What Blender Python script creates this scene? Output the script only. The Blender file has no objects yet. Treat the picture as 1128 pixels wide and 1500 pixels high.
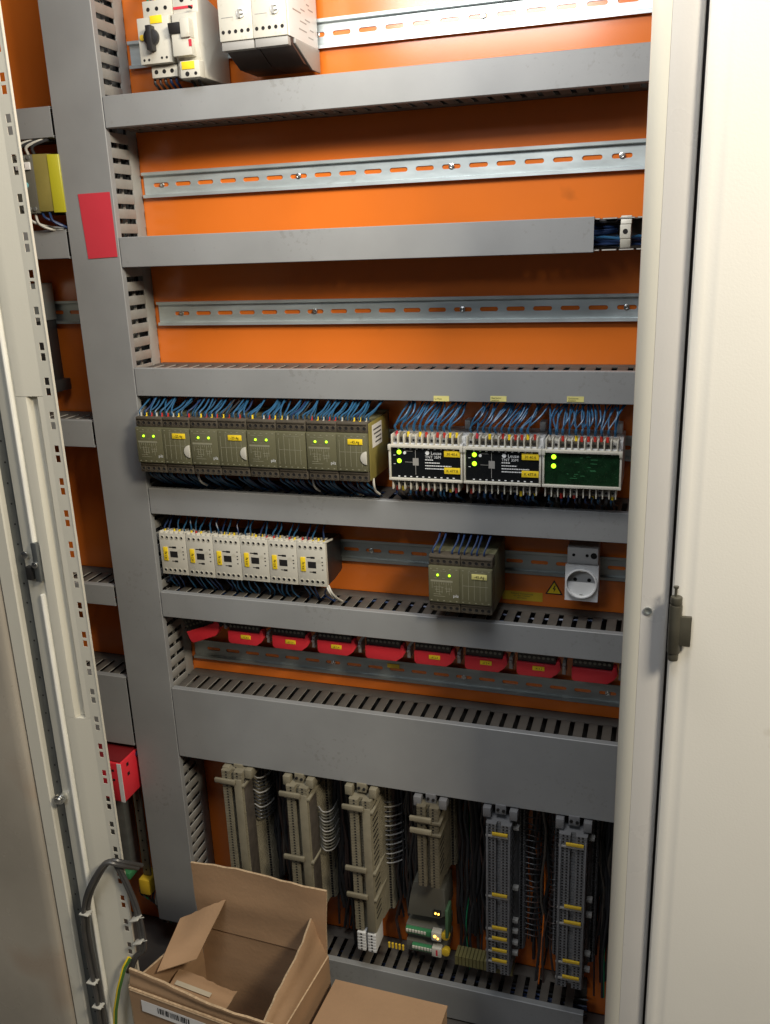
import bpy, bmesh, math, random
from mathutils import Vector, Matrix
random.seed(7)
sc = bpy.context.scene
col = sc.collection
K = 0.001                                   # everything below is written in millimetres
R = math.radians

# ------------------------------------------------------------------ camera
CAM = Vector((760.9, -1203.3, 812.6)); YAW, PITCH, ROLL = -0.3150, -0.2936, -0.0366; FPX = 1288.9
fw = Vector((math.sin(YAW)*math.cos(PITCH), math.cos(YAW)*math.cos(PITCH), math.sin(PITCH)))
rt0 = Vector((math.cos(YAW), -math.sin(YAW), 0)); up0 = rt0.cross(fw)
rt = math.cos(ROLL)*rt0 + math.sin(ROLL)*up0; up = -math.sin(ROLL)*rt0 + math.cos(ROLL)*up0
cam = bpy.data.cameras.new("camera"); co = bpy.data.objects.new("camera", cam); col.objects.link(co)
m = Matrix((rt, up, -fw)).transposed().to_4x4(); m.translation = CAM*K; co.matrix_world = m
cam.sensor_fit = 'VERTICAL'; cam.sensor_height = 36; cam.lens = 36*FPX/1500
cam.clip_start = 0.05; cam.clip_end = 100
sc.camera = co

# ------------------------------------------------------------------ light
w = bpy.data.worlds.new("World"); sc.world = w; w.use_nodes = True
bg = w.node_tree.nodes['Background']; bg.inputs[0].default_value = (0.86, 0.90, 1.0, 1); bg.inputs[1].default_value = 0.03
def area(name, loc, target, size, power, color, size_y=None):
    l = bpy.data.lights.new(name, 'AREA'); l.energy = power; l.color = color
    l.shape = 'RECTANGLE' if size_y else 'SQUARE'; l.size = size
    if size_y: l.size_y = size_y
    o = bpy.data.objects.new(name, l); col.objects.link(o); o.location = Vector(loc)*K
    o.rotation_euler = (Vector(target)-Vector(loc)).to_track_quat('-Z', 'Y').to_euler(); return o
area('cabinet_lamp', (452, -420, 1190), (470, -40, 700), 0.34, 2.9, (1.0, 0.96, 0.90), 0.11)
area('overhead_fill', (650, -1200, 2250), (560, 0, 500), 0.9, 14, (0.88, 0.93, 1.0), 0.5)  # added fill from above for the right interior, no known lamp
area('warm_room_lamp', (1620, -1150, 1560), (200, 0, 300), 0.32, 29, (1.0, 0.89, 0.70))
area('far_front_fill', (-300, -3600, 2450), (500, 0, 900), 1.0, 15, (0.88, 0.93, 1.0), 0.6)  # added frontal fill, also gives the metal rails something to reflect
sc.view_settings.view_transform = 'Standard'; sc.view_settings.look = 'None'
sc.view_settings.exposure = 0.0; sc.view_settings.gamma = 1.0
sc.render.engine = 'CYCLES'

# ------------------------------------------------------------------ materials
def mat(name, c, rough=0.5, metal=0.0, var=0.10, scale=12, bump=0.0, bscale=300, spots=0.0, spotc=None, stretch=None,
        spec=0.5, rvar=0.12, coat=0.0, sscale=60, sth=0.40):
    mt = bpy.data.materials.new(name); mt.use_nodes = True; nt = mt.node_tree; N = nt.nodes; L = nt.links
    b = N['Principled BSDF']; b.inputs['Roughness'].default_value = rough; b.inputs['Metallic'].default_value = metal
    b.inputs['Coat Roughness'].default_value = 0.2; b.inputs['Specular IOR Level'].default_value = spec; b.inputs['Coat Weight'].default_value = coat
    tc = N.new('ShaderNodeTexCoord'); mp = N.new('ShaderNodeMapping'); L.new(tc.outputs['Object'], mp.inputs[0])
    if stretch: mp.inputs['Scale'].default_value = stretch
    n1 = N.new('ShaderNodeTexNoise'); n1.inputs['Scale'].default_value = scale; n1.inputs['Detail'].default_value = 6
    L.new(mp.outputs[0], n1.inputs['Vector'])
    r1 = N.new('ShaderNodeValToRGB'); r1.color_ramp.elements[0].position = 0.3; r1.color_ramp.elements[1].position = 0.7
    r1.color_ramp.elements[0].color = tuple(max(0, x*(1-var)) for x in c)+(1,)
    r1.color_ramp.elements[1].color = tuple(min(1, x*(1+var)) for x in c)+(1,)
    L.new(n1.outputs['Fac'], r1.inputs[0]); out = r1.outputs[0]
    if spots:
        n2 = N.new('ShaderNodeTexNoise'); n2.inputs['Scale'].default_value = sscale; n2.inputs['Detail'].default_value = 3
        L.new(tc.outputs['Object'], n2.inputs['Vector'])
        n3 = N.new('ShaderNodeTexNoise'); n3.inputs['Scale'].default_value = 5; L.new(tc.outputs['Object'], n3.inputs['Vector'])
        mm = N.new('ShaderNodeMath'); mm.operation = 'MULTIPLY'; L.new(n2.outputs['Fac'], mm.inputs[0]); L.new(n3.outputs['Fac'], mm.inputs[1])
        r2 = N.new('ShaderNodeValToRGB'); r2.color_ramp.elements[0].position = sth; r2.color_ramp.elements[1].position = sth+0.08
        r2.color_ramp.elements[0].color = (0, 0, 0, 1); r2.color_ramp.elements[1].color = (spots,)*3+(1,)
        L.new(mm.outputs[0], r2.inputs[0])
        mx = N.new('ShaderNodeMix'); mx.data_type = 'RGBA'; L.new(r2.outputs[0], mx.inputs[0]); L.new(out, mx.inputs[6])
        mx.inputs[7].default_value = (spotc or tuple(x*0.4 for x in c))+(1,); out = mx.outputs[2]
    L.new(out, b.inputs['Base Color'])
    mr = N.new('ShaderNodeMapRange'); mr.inputs[3].default_value = max(0.02, rough-rvar); mr.inputs[4].default_value = min(1, rough+rvar)
    n4 = N.new('ShaderNodeTexNoise'); n4.inputs['Scale'].default_value = scale*2.3; n4.inputs['Detail'].default_value = 5
    L.new(mp.outputs[0], n4.inputs['Vector']); L.new(n4.outputs['Fac'], mr.inputs[0]); L.new(mr.outputs[0], b.inputs['Roughness'])
    if bump:
        nb = N.new('ShaderNodeTexNoise'); nb.inputs['Scale'].default_value = bscale; nb.inputs['Detail'].default_value = 3
        L.new(tc.outputs['Object'], nb.inputs['Vector']); bp = N.new('ShaderNodeBump'); bp.inputs['Strength'].default_value = bump
        bp.inputs['Distance'].default_value = 0.001; L.new(nb.outputs['Fac'], bp.inputs['Height']); L.new(bp.outputs[0], b.inputs['Normal'])
    return mt
def glow(name, c, s):
    mt = bpy.data.materials.new(name); mt.use_nodes = True; b = mt.node_tree.nodes['Principled BSDF']
    b.inputs['Base Color'].default_value = c+(1,); b.inputs['Emission Color'].default_value = c+(1,); b.inputs['Emission Strength'].default_value = s
    return mt
ORANGE = mat('orange_paint', (0.74, 0.175, 0.020), 0.24, var=0.05, scale=6, bump=0.06, bscale=500, spots=0.5, spotc=(0.30, 0.085, 0.015), sscale=16, sth=0.375, rvar=0.07, coat=0.5)
DUCT = mat('grey_duct_plastic', (0.268, 0.272, 0.270), 0.42, var=0.09, scale=9, bump=0.05, bscale=260, spots=0.28, spotc=(0.15, 0.14, 0.12), sscale=170, sth=0.415)
DUSTY_SHADED = mat('dusty_shaded_duct_wall', (0.095, 0.084, 0.070), 0.7, var=0.2, scale=30, spots=0.5, spotc=(0.09, 0.075, 0.06), sscale=150)  # brown dust, with the shade on the horizontal duct walls painted in
CUTEDGE = mat('lit_cut_plastic_edge', (0.46, 0.44, 0.40), 0.5)  # lighter tone paints the light caught along the cut slot edges
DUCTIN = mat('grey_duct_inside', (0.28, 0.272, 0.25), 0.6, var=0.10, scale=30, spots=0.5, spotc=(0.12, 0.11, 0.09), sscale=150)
ZINC = mat('zinc_plated_steel', (0.60, 0.67, 0.68), 0.42, 0.6, var=0.16, scale=14, stretch=(1, 1, 5), bump=0.05, bscale=200, spots=0.5, spotc=(0.36, 0.37, 0.33), sscale=50, rvar=0.1)
ZINCD = mat('dull_zinc_steel', (0.42, 0.45, 0.44), 0.45, 0.8, var=0.15, scale=14, stretch=(1, 1, 4), spots=0.4, spotc=(0.25, 0.24, 0.2), sscale=60)
SCREW = mat('bright_screw_steel', (0.75, 0.75, 0.72), 0.25, 1.0)
STEEL = mat('dark_steel', (0.16, 0.17, 0.17), 0.42, 0.7, var=0.25, scale=20, stretch=(3, 3, 0.6))
OLIVE = mat('olive_housing', (0.118, 0.112, 0.062), 0.5, var=0.08, bump=0.05)
OLIVED = mat('olive_terminal', (0.078, 0.064, 0.045), 0.6, var=0.18, scale=120)
OLIVET = mat('olive_translucent_side', (0.24, 0.20, 0.055), 0.35, var=0.15, scale=20)
PRINT = mat('pale_print', (0.24, 0.23, 0.16), 0.6)
WHITEP = mat('white_print', (0.75, 0.76, 0.76), 0.5)
WHITE = mat('cream_white_plastic', (0.58, 0.555, 0.475), 0.42, var=0.06, spots=0.4, spotc=(0.4, 0.37, 0.28), sscale=90)
WHITEB = mat('light_grey_plastic', (0.66, 0.66, 0.65), 0.42, var=0.06)
GREYM = mat('mid_grey_plastic', (0.30, 0.29, 0.27), 0.5)
BLACK = mat('black_plastic', (0.018, 0.017, 0.017), 0.4)
BLACKG = mat('black_gloss_panel', (0.008, 0.009, 0.010), 0.18)
HOLE = mat('dark_recess', (0.006, 0.005, 0.005), 0.8)
GREENP = mat('green_circuit_panel', (0.006, 0.028, 0.010), 0.25, var=0.35, scale=90)
BROWN = mat('brown_side', (0.055, 0.035, 0.030), 0.45)
YEL = mat('yellow_tag', (0.92, 0.66, 0.02), 0.55, var=0.05)
YELP = mat('pale_yellow_sticker', (0.72, 0.66, 0.24), 0.6)
OCHRE = mat('ochre_sticker', (0.66, 0.44, 0.03), 0.45)
BLUE = mat('blue_wire', (0.020, 0.092, 0.19), 0.38, var=0.2, scale=40)
BLUED = mat('dark_blue_wire', (0.014, 0.035, 0.105), 0.4, var=0.2)
WIREW = mat('white_wire', (0.5, 0.48, 0.42), 0.45)
WIREK = mat('dark_wire', (0.03, 0.03, 0.032), 0.4)
WIREG = mat('green_wire', (0.02, 0.20, 0.09), 0.4)
RED = mat('red_plastic', (0.74, 0.032, 0.048), 0.38, var=0.08)
REDP = mat('red_paper', (0.60, 0.035, 0.055), 0.75, var=0.05, spots=0.5, spotc=(0.36, 0.02, 0.03), sscale=25)
REDF = mat('red_ferrule', (0.50, 0.03, 0.02), 0.45)
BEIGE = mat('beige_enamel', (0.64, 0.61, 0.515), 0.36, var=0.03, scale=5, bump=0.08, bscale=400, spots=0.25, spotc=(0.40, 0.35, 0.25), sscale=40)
CREAM = mat('cream_door_enamel', (0.79, 0.765, 0.70), 0.42, var=0.03, scale=3, bump=0.12, bscale=420, spots=0.45, spotc=(0.50, 0.44, 0.33), sscale=34, sth=0.425)
POST = mat('post_enamel_grey_reflection', (0.52, 0.505, 0.485), 0.3, var=0.04, scale=6, bump=0.10, bscale=380, spots=0.5, spotc=(0.36, 0.33, 0.27), sscale=50, sth=0.42)  # grey stands for the cool room reflected in beige enamel
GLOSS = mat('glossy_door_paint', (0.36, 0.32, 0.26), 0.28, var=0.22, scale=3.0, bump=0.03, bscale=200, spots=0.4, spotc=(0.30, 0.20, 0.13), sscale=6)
GASKET = mat('pale_gasket', (0.80, 0.78, 0.70), 0.6)
HINGE = mat('old_hinge_metal', (0.10, 0.093, 0.07), 0.42, 0.5, var=0.2, scale=40)
CARD = mat('cardboard', (0.36, 0.222, 0.122), 0.85, var=0.14, scale=7, stretch=(1, 1, 3), bump=0.35, bscale=150, spots=0.55, spotc=(0.22, 0.13, 0.07), sscale=22, sth=0.385)
CARDE = mat('cardboard_edge', (0.50, 0.36, 0.22), 0.9, var=0.25, scale=250)
PAPER = mat('white_paper', (0.72, 0.70, 0.68), 0.7)
CREAMT = mat('cream_terminal', (0.225, 0.20, 0.14), 0.5, var=0.12, scale=60)
BROWNT = mat('brown_shade_tone', (0.075, 0.062, 0.05), 0.6, var=0.25, scale=70)  # dark tone that paints shade on strip sides and among the cables
CREAMD = mat('shaded_cream_terminal', (0.13, 0.112, 0.075), 0.6, var=0.2, scale=60)  # cream terminals of the fourth strip, darkened to paint its shade
GREYT = mat('grey_terminal', (0.17, 0.17, 0.175), 0.5, var=0.12, scale=60)
GUNM = mat('grey_cover', (0.13, 0.125, 0.10), 0.5)
GREENC = mat('green_connector', (0.05, 0.22, 0.09), 0.4)
FLOORM = mat('concrete_floor', (0.20, 0.19, 0.17), 0.7, var=0.2, scale=4)
PANM = mat('dark_pan_paint', (0.10, 0.09, 0.08), 0.5, var=0.15)
TAPE = mat('clear_tape', (0.50, 0.44, 0.33), 0.2)
LEDG = glow('green_led', (0.42, 1.0, 0.02), 2.2)
LEDA = glow('amber_led', (1.0, 0.55, 0.08), 5.0)

# ------------------------------------------------------------------ mesh helpers
class MB:
    def __init__(s): s.v = []; s.f = []; s.m = []; s.cm = 0
    def mi(s, i): s.cm = i; return s
    def add(s, vs, fs):
        b = len(s.v); s.v += [tuple(v) for v in vs]; s.f += [tuple(i+b for i in f) for f in fs]; s.m += [s.cm]*len(fs); return s
    def box(s, x0, x1, y0, y1, z0, z1):
        if x0 > x1: x0, x1 = x1, x0
        if y0 > y1: y0, y1 = y1, y0
        if z0 > z1: z0, z1 = z1, z0
        return s.add([(x0,y0,z0),(x1,y0,z0),(x1,y1,z0),(x0,y1,z0),(x0,y0,z1),(x1,y0,z1),(x1,y1,z1),(x0,y1,z1)],
                     [(0,3,2,1),(4,5,6,7),(0,1,5,4),(1,2,6,5),(2,3,7,6),(3,0,4,7)])
    def ext(s, poly, axis, a, b):
        """extrude a 2-D polygon along axis; axis 'z': poly=(x,y); 'x': poly=(y,z); 'y': poly=(x,z)"""
        def P(p, t): return (p[0], p[1], t) if axis == 'z' else ((t, p[0], p[1]) if axis == 'x' else (p[0], t, p[1]))
        n = len(poly); vs = [P(p, a) for p in poly]+[P(p, b) for p in poly]
        fs = [tuple(range(n))[::-1], tuple(range(n, 2*n))]+[(i, (i+1) % n, n+(i+1) % n, n+i) for i in range(n)]
        return s.add(vs, fs)
    def cyl(s, c, axis, r, h, n=16, r2=None):
        r2 = r if r2 is None else r2; vs = []
        for k, (t, q) in enumerate(((0, r), (h, r2))):
            for i in range(n):
                a = 2*math.pi*i/n; u, v = q*math.cos(a), q*math.sin(a)
                d = {'x': (t, u, v), 'y': (u, t, v), 'z': (u, v, t)}[axis]; vs.append((c[0]+d[0], c[1]+d[1], c[2]+d[2]))
        return s.add(vs, [tuple(range(n))[::-1], tuple(range(n, 2*n))]+[(i, (i+1) % n, n+(i+1) % n, n+i) for i in range(n)])
    def ring(s, c, ro, ri, y0, y1, n=24, half=None):
        """tube along y from y0 to y1"""
        vs = []
        for y in (y0, y1):
            for q in (ro, ri):
                for i in range(n):
                    a = 2*math.pi*i/n; vs.append((c[0]+q*math.cos(a), y, c[1]+q*math.sin(a)))
        fs = []
        for i in range(n):
            j = (i+1) % n
            fs += [(i, j, 2*n+j, 2*n+i), (n+j, n+i, 3*n+i, 3*n+j), (i, n+i, n+j, j), (2*n+i, 2*n+j, 3*n+j, 3*n+i)]
        return s.add(vs, fs)
    def tube(s, pts, r, n=6):
        pts = [Vector(p) for p in pts]; vs = []; prev = None
        for i, p in enumerate(pts):
            d = (pts[min(i+1, len(pts)-1)]-pts[max(i-1, 0)]).normalized()
            a = d.cross(Vector((0.3, 1, 0.2)) if prev is None else prev.cross(d)).normalized() if prev is None else (prev-d*prev.dot(d)).normalized()
            prev = a; b = d.cross(a)
            for k in range(n):
                t = 2*math.pi*k/n; vs.append(p+a*(r*math.cos(t))+b*(r*math.sin(t)))
        fs = [tuple(range(n))[::-1], tuple(range((len(pts)-1)*n, len(pts)*n))]
        for i in range(len(pts)-1):
            for k in range(n): fs.append((i*n+k, i*n+(k+1) % n, (i+1)*n+(k+1) % n, (i+1)*n+k))
        return s.add(vs, fs)
    def holecell(s, x0, x1, z0, z1, hole, y, depth, back=None):
        """rectangle in the plane y with a hole loop, hole walls going `depth` back"""
        n = len(hole); cx = (x0+x1)/2; cz = (z0+z1)/2
        hx = sum(p[0] for p in hole)/n; hz = sum(p[1] for p in hole)/n; outer = []
        for (px, pz) in hole:
            dx, dz = px-hx, pz-hz; ts = []
            if dx > 1e-9: ts.append((x1-hx)/dx)
            if dx < -1e-9: ts.append((x0-hx)/dx)
            if dz > 1e-9: ts.append((z1-hz)/dz)
            if dz < -1e-9: ts.append((z0-hz)/dz)
            t = min(ts); outer.append((hx+dx*t, hz+dz*t))
        vs = [(p[0], y, p[1]) for p in outer]+[(p[0], y, p[1]) for p in hole]+[(p[0], y+depth, p[1]) for p in hole]
        fs = []
        for i in range(n):
            j = (i+1) % n; fs += [(i, j, n+j, n+i), (n+i, n+j, 2*n+j, 2*n+i)]
            # fill the corner when the two outer points lie on different sides
            (ax, az), (bx, bz) = outer[i], outer[j]
            if abs(ax-bx) > 1e-6 and abs(az-bz) > 1e-6:
                c = (ax if abs(ax-x0) < 1e-6 or abs(ax-x1) < 1e-6 else bx, az if abs(az-z0) < 1e-6 or abs(az-z1) < 1e-6 else bz)
                vs.append((c[0], y, c[1])); fs.append((i, len(vs)-1, j))
        return s.add(vs, fs)
CACHE = {}
def mesh(name, mb, mats, bev=0.0, off=(0, 0, 0), smooth=True):
    me = bpy.data.meshes.new(name)
    me.from_pydata([((x-off[0])*K, (y-off[1])*K, (z-off[2])*K) for x, y, z in mb.v], [], mb.f)
    if not isinstance(mats, (list, tuple)): mats = [mats]
    for q in mats: me.materials.append(q)
    if len(mats) > 1: me.polygons.foreach_set('material_index', mb.m)
    bm = bmesh.new(); bm.from_mesh(me)
    bmesh.ops.recalc_face_normals(bm, faces=bm.faces)
    if bev:
        es = [e for e in bm.edges if len(e.link_faces) == 2 and e.calc_face_angle(0) > R(40)]
        bmesh.ops.bevel(bm, geom=es, offset=bev*K, segments=2, profile=0.5, affect='EDGES', clamp_overlap=True)
    bm.to_mesh(me); bm.free()
    if smooth: me.shade_smooth(); me.set_sharp_from_angle(angle=R(35))
    return me
def part(name, mb, mats, parent=None, bev=0.0, key=None, loc=None, label=None, kind=None, absolute=False):
    if key is not None and key in CACHE: me = CACHE[key]
    else:
        if callable(mb): mb = mb()
        off = (0, 0, 0)
        if absolute and parent is not None:
            r = parent
            while r.parent is not None: r = r.parent
            off = tuple(c/K for c in r.location)
        me = mesh(name, mb, mats, bev, off)
        if key is not None: CACHE[key] = me
    o = bpy.data.objects.new(name, me); col.objects.link(o)
    if parent is not None: o.parent = parent
    if loc: o.location = Vector(loc)*K
    if label: o['label'] = label
    if kind: o['kind'] = kind
    return o
def thing(name, label, cat, loc=(0, 0, 0), group=None, rot=(0, 0, 0)):
    o = bpy.data.objects.new(name, None); col.objects.link(o); o.location = Vector(loc)*K; o.rotation_euler = rot
    o.empty_display_size = 0.02; o['label'] = label; o['category'] = cat
    if group: o['group'] = group
    return o
def tag(o, label, cat, group=None, kind=None):
    if kind: o['kind'] = kind
    if label: o['label'] = label
    if cat: o['category'] = cat
    if group: o['group'] = group
    return o
def text_part(name, s, size, loc, mt, parent, align='LEFT', stretch=1.0, rotx=True, rz=0):
    key = ('text', s, size, mt.name, align, stretch)
    if key not in CACHE:
        cu = bpy.data.curves.new('t', 'FONT'); cu.body = s; cu.size = size*K; cu.align_x = align; cu.resolution_u = 2
        cu.space_line = 0.95
        ob = bpy.data.objects.new('t', cu); col.objects.link(ob)
        dg = bpy.context.evaluated_depsgraph_get(); me = bpy.data.meshes.new_from_object(ob.evaluated_get(dg))
        for v in me.vertices: v.co = Vector((v.co.x*stretch, 0, v.co.y))
        me.materials.clear(); me.materials.append(mt); bpy.data.objects.remove(ob); me.name = 'lettering'; CACHE[key] = me
    o = bpy.data.objects.new(name, CACHE[key]); col.objects.link(o); o.parent = parent; o.location = Vector(loc)*K
    if rz: o.rotation_euler = (0, rz, 0)
    return o
def jit(a): return random.uniform(-a, a)

# ------------------------------------------------------------------ setting
o = part('floor', MB().box(-4000, 4000, -8000, 2500, -560, -580), FLOORM); o['kind'] = 'structure'
cab = thing('switch_cabinet', 'open switch cabinet with orange back plate, beige frame and cream doors', 'cabinet', (200, 0, -430))
part('mounting_plate', MB().box(-420, 776, 0, 3, -425, 1330), ORANGE, cab, absolute=True)
part('floor_pan', MB().box(-420, 776, -318, -3, -428, -424).box(-420, 776, -318, -314, -560, -428), PANM, cab, absolute=True)
part('back_wall', MB().box(-430, 790, 40, 44, -560, 1335), PANM, cab, absolute=True)
part('side_wall', MB().box(786, 790, -300, 36, -560, 1335), PANM, cab, absolute=True)

# ------------------------------------------------------------------ cable ducts
D = 80.0
def finger_mb(D=D):
    # one tooth of the duct wall, drawn in x/y and 1.8 thick in z; waist for the slot, wide head at the front
    p = [(-6.5, -24), (6.5, -24), (6.5, -69), (8.6, -71.5), (8.6, -76.5), (-8.6, -76.5), (-8.6, -71.5), (-6.5, -69)]
    m_ = MB(); m_.ext(p, 'z', 0, 1.8); m_.m = [0, 0]+[1]*8; return m_
def duct(label, x0, x1, z0, z1, vertical=False, group='grey slotted cable ducts', lid_x1=None, inside=None, phase=0.0, lid=True, full=False):
    Lg = (z1-z0) if vertical else (x1-x0); W = (x1-x0) if vertical else (z1-z0)
    t = thing('cable_duct', label, 'cable duct', (x1, 0, z0) if vertical else (x0, 0, z0), group, (0, R(-90), 0) if vertical else (0, 0, 0))
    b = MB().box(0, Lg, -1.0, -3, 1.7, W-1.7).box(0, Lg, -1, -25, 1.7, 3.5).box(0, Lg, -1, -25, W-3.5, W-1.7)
    dm = DUCTIN if vertical else DUSTY_SHADED
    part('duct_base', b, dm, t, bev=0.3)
    L1 = (lid_x1-x0) if lid_x1 else Lg
    l = MB().ext([(-70, 0), (-79, 0), (-80, 0.8), (-80, W-0.8), (-79, W), (-70, W), (-70, W-1.4), (-78.2, W-1.4), (-78.2, 1.4), (-70, 1.4)], 'x', 0, L1)
    part('duct_lid', l, DUCT, t)
    n = int(Lg//20)
    for k in range(n):
        x = 10+phase+20*k
        if x > Lg-8: break
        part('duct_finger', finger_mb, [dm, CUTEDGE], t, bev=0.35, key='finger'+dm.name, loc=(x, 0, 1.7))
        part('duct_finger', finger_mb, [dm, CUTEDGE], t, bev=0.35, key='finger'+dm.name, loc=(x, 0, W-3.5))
    return t
XE = 742
vd = duct('tall vertical grey cable duct with a red paper note on its lid', -66, 15, -345, 1300, True, phase=4)
part('paper_note', MB().add([(-41,-80.5,897),(11,-80.5,897.5),(11.5,-80.5,811),(-37,-80.5,809.5),(-41,-80.9,897),(11,-80.9,897.5),(11.5,-80.9,811),(-37,-80.9,809.5)],
     [(0,1,2,3),(4,5,6,7),(0,1,5,4),(1,2,6,5),(2,3,7,6),(3,0,4,7)]), REDP, None)
pn = bpy.data.objects['paper_note']; tag(pn, 'red rectangular paper note stuck on the tall vertical cable duct', 'paper note')
d1 = duct('topmost horizontal grey cable duct, just below the switch and big relays', 17, XE, 978.5, 1018.5)
d2 = duct('horizontal grey cable duct whose lid stops short, showing clip and blue wires', 17, XE, 796, 837, lid_x1=669)
d3 = duct('horizontal grey cable duct above the green lit relays, with three pale yellow stickers', 17, XE, 613, 654)
d4 = duct('horizontal grey cable duct directly below the row of olive relays', 17, XE, 431, 472)
d5 = duct('horizontal grey cable duct below the white contactors and the socket', 17, XE, 259.5, 301.5)
d6 = duct('wide tall-faced grey cable duct above the terminal strips', 17, XE, 6, 132.5)
d7 = duct('lowest grey cable duct, behind the cardboard boxes', 17, 691, -420, -353)
for (a, b, lab) in ((973, 1013, 'short left duct above the yellow relay'), (811, 851, 'short left duct below the yellow relay'),
                    (532, 574, 'short left duct below the tall black device'), (269, 304, 'short left duct beside the white contactors'),
                    (12, 141, 'short left tall-faced duct above the red device')):
    duct(lab+', grey', -230, -70, a, b, phase=2, group='short grey ducts left of the vertical duct')
for (x, z, s) in ((479, 616.5, 'Ls Mess'), (555, 617.5, 'Bearbeiter\nposition'), (653, 618.5, 'Quittieren\nposition')):
    st = part('sticker', MB().box(x-10.5, x+10.5, -80.3, -80.6, z-3, z+4), YELP, d3, absolute=True)
    text_part('lettering', s, 3.0, (x-9-17, -80.8, z-613+(0.5 if '\n' in s else -0.8)), BLACK, st)

# ------------------------------------------------------------------ din rails
def stadium(cx, cz, l, h, n=5):
    p = []
    for i in range(n+1):
        a = -math.pi/2+math.pi*i/n; p.append((cx+l/2-h/2+h/2*math.cos(a), cz+h/2*math.sin(a)))
    for i in range(n+1):
        a = math.pi/2+math.pi*i/n; p.append((cx-l/2+h/2+h/2*math.cos(a), cz+h/2*math.sin(a)))
    p.insert(n+1, (cx, cz+h/2)); p.append((cx, cz-h/2)); return p
def rail(label, x0, x1, zc, s0, screws=(), mt=None, slope=0.0):
    t = thing('mounting_rail', label, 'rail', (x0, 0, zc), 'slotted steel mounting rails')
    b = MB(); k = math.ceil((x0-s0-12)/36); xs = x0
    while True:
        c = s0+36*k
        if c-14 < x0: k += 1; continue
        if c+14 > x1: break
        b.holecell(xs-x0, c+18-x0, -13, 13, stadium(c-x0, 0, 25, 5.8), -1.6, 1.3); xs = c+18; k += 1
    b.box(xs-x0, x1-x0, -1.6, -1.2, -13, 13)
    L_ = x1-x0
    for sg in (1, -1):
        b.ext([(-1.6, 12.9*sg), (-6.4, 12.9*sg), (-7.4, 13.6*sg), (-7.5, 17.4*sg), (-6.5, 17.5*sg), (-6.3, 14.4*sg), (-5.6, 14.0*sg), (-0.4, 14.0*sg)], 'x', 0, L_)
    part('rail_body', b, mt or ZINC, t)
    for sx in screws:
        s = MB().cyl((sx-x0, -1.7, 0), 'y', 3.9, -0.6, 16).ring((sx-x0, 0), 3.0, 1.7, -2.3, -3.8, 14).cyl((sx-x0, -2.3, 0), 'y', 1.7, -0.5, 10)
        part('rail_screw', s, SCREW, t, bev=0.2)
    return t
R1Z = 1080
rail('uppermost slotted rail carrying the motor switch and big relays', 18, XE, R1Z, 10, (300, 520))
rail('empty bright slotted rail between the first and second duct', 18, XE, 908.8, 45.8, (48, 262, 478, 694))
rail('empty bright slotted rail between the second and third duct', 20, XE, 726, 95.3, (59, 275, 491, 707))
rail('slotted rail behind the olive relays and black controllers', 20, XE, 541, 60)
rail('slotted rail behind the white contactors and the socket', 20, XE, 367.5, 312.7, (345,), ZINCD)
r5 = rail('slotted rail under the row of red holders', 20, XE, 170.3, 91.7, (272, 488, 704), ZINCD)
yt = part('marker_tag', MB().box(366, 386, -7.6, -8.6, 176, 183), OCHRE, r5, absolute=True)
rail('slotted rail stub left of the vertical duct, by the black device', -230, -70, 730, -128, (), ZINCD)

# ------------------------------------------------------------------ frame posts and doors
def profile(name, poly, z0, z1, mt, parent, bev=0):
    return part(name, MB().ext(poly, 'z', z0, z1), mt, parent, bev=bev, absolute=True)
arc = [(732, -300), (732, -322), (732.6, -324.5), (734.5, -327), (739, -330.5), (744, -333.2), (749, -334.4), (755, -334.8), (768, -334.6), (772.5, -333.2), (775, -330.5), (775.8, -326), (775.8, -300)]
fr = profile('frame_post', arc[6:]+[(749, -300)], -560, 1400, POST, cab); fr['label'] = 'right frame post, greyed by a painted cool reflection, beside the cream door'
profile('warm_lit_edge', arc[:6]+[(748.8, -334.3), (748.8, -300)], -560, 1400, BEIGE, fr)  # rounded edge of the post, beige to paint its warm reflected light
part('screw', MB().ring((756, 447), 4.2, 2.6, -334.4, -336.2, 20).cyl((756, -334.6, 447), 'y', 2.6, -0.6, 12), ZINCD, fr, absolute=True)
darc = [(778.4, -322), (778.4, -340), (780.0, -343), (784, -345), (789, -345.6), (793, -345.2), (797, -346.8), (801, -347.4), (1500, -347.4), (1500, -322)]
dr = profile('door', darc, -540, 1400, CREAM, cab); dr['label'] = 'large cream enamelled door at the right edge'
hg = part('hinge', MB().cyl((782.5, -351, 411), 'z', 6.2, 52, 20).cyl((782.5, -351, 463.5), 'z', 5.7, 8, 20).cyl((782.5, -351, 403), 'z', 5.2, 7.5, 20)
          .box(783, 798, -350.5, -355, 420, 452), HINGE, dr, bev=0.8, absolute=True)
part('hinge_pin', MB().cyl((781.5, -350, 471), 'z', 1.4, 9.2, 8).cyl((781.5, -350, 480), 'z', 2.6, 2, 8), HINGE, dr, absolute=True)
for (x, z, r) in ((1034, 955, 1), (1055, 470, 1)):
    pass

lp = profile('frame_post', [(-12, -322), (-12, -331), (-10, -332), (16, -332), (16, -322)], -560, 1400, BEIGE, cab); lp['label'] = 'beige perforated left frame post with pale gasket'
b = MB(); Z0 = -190; k = 0
hs = []
z = 1400 - 7.0
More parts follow.
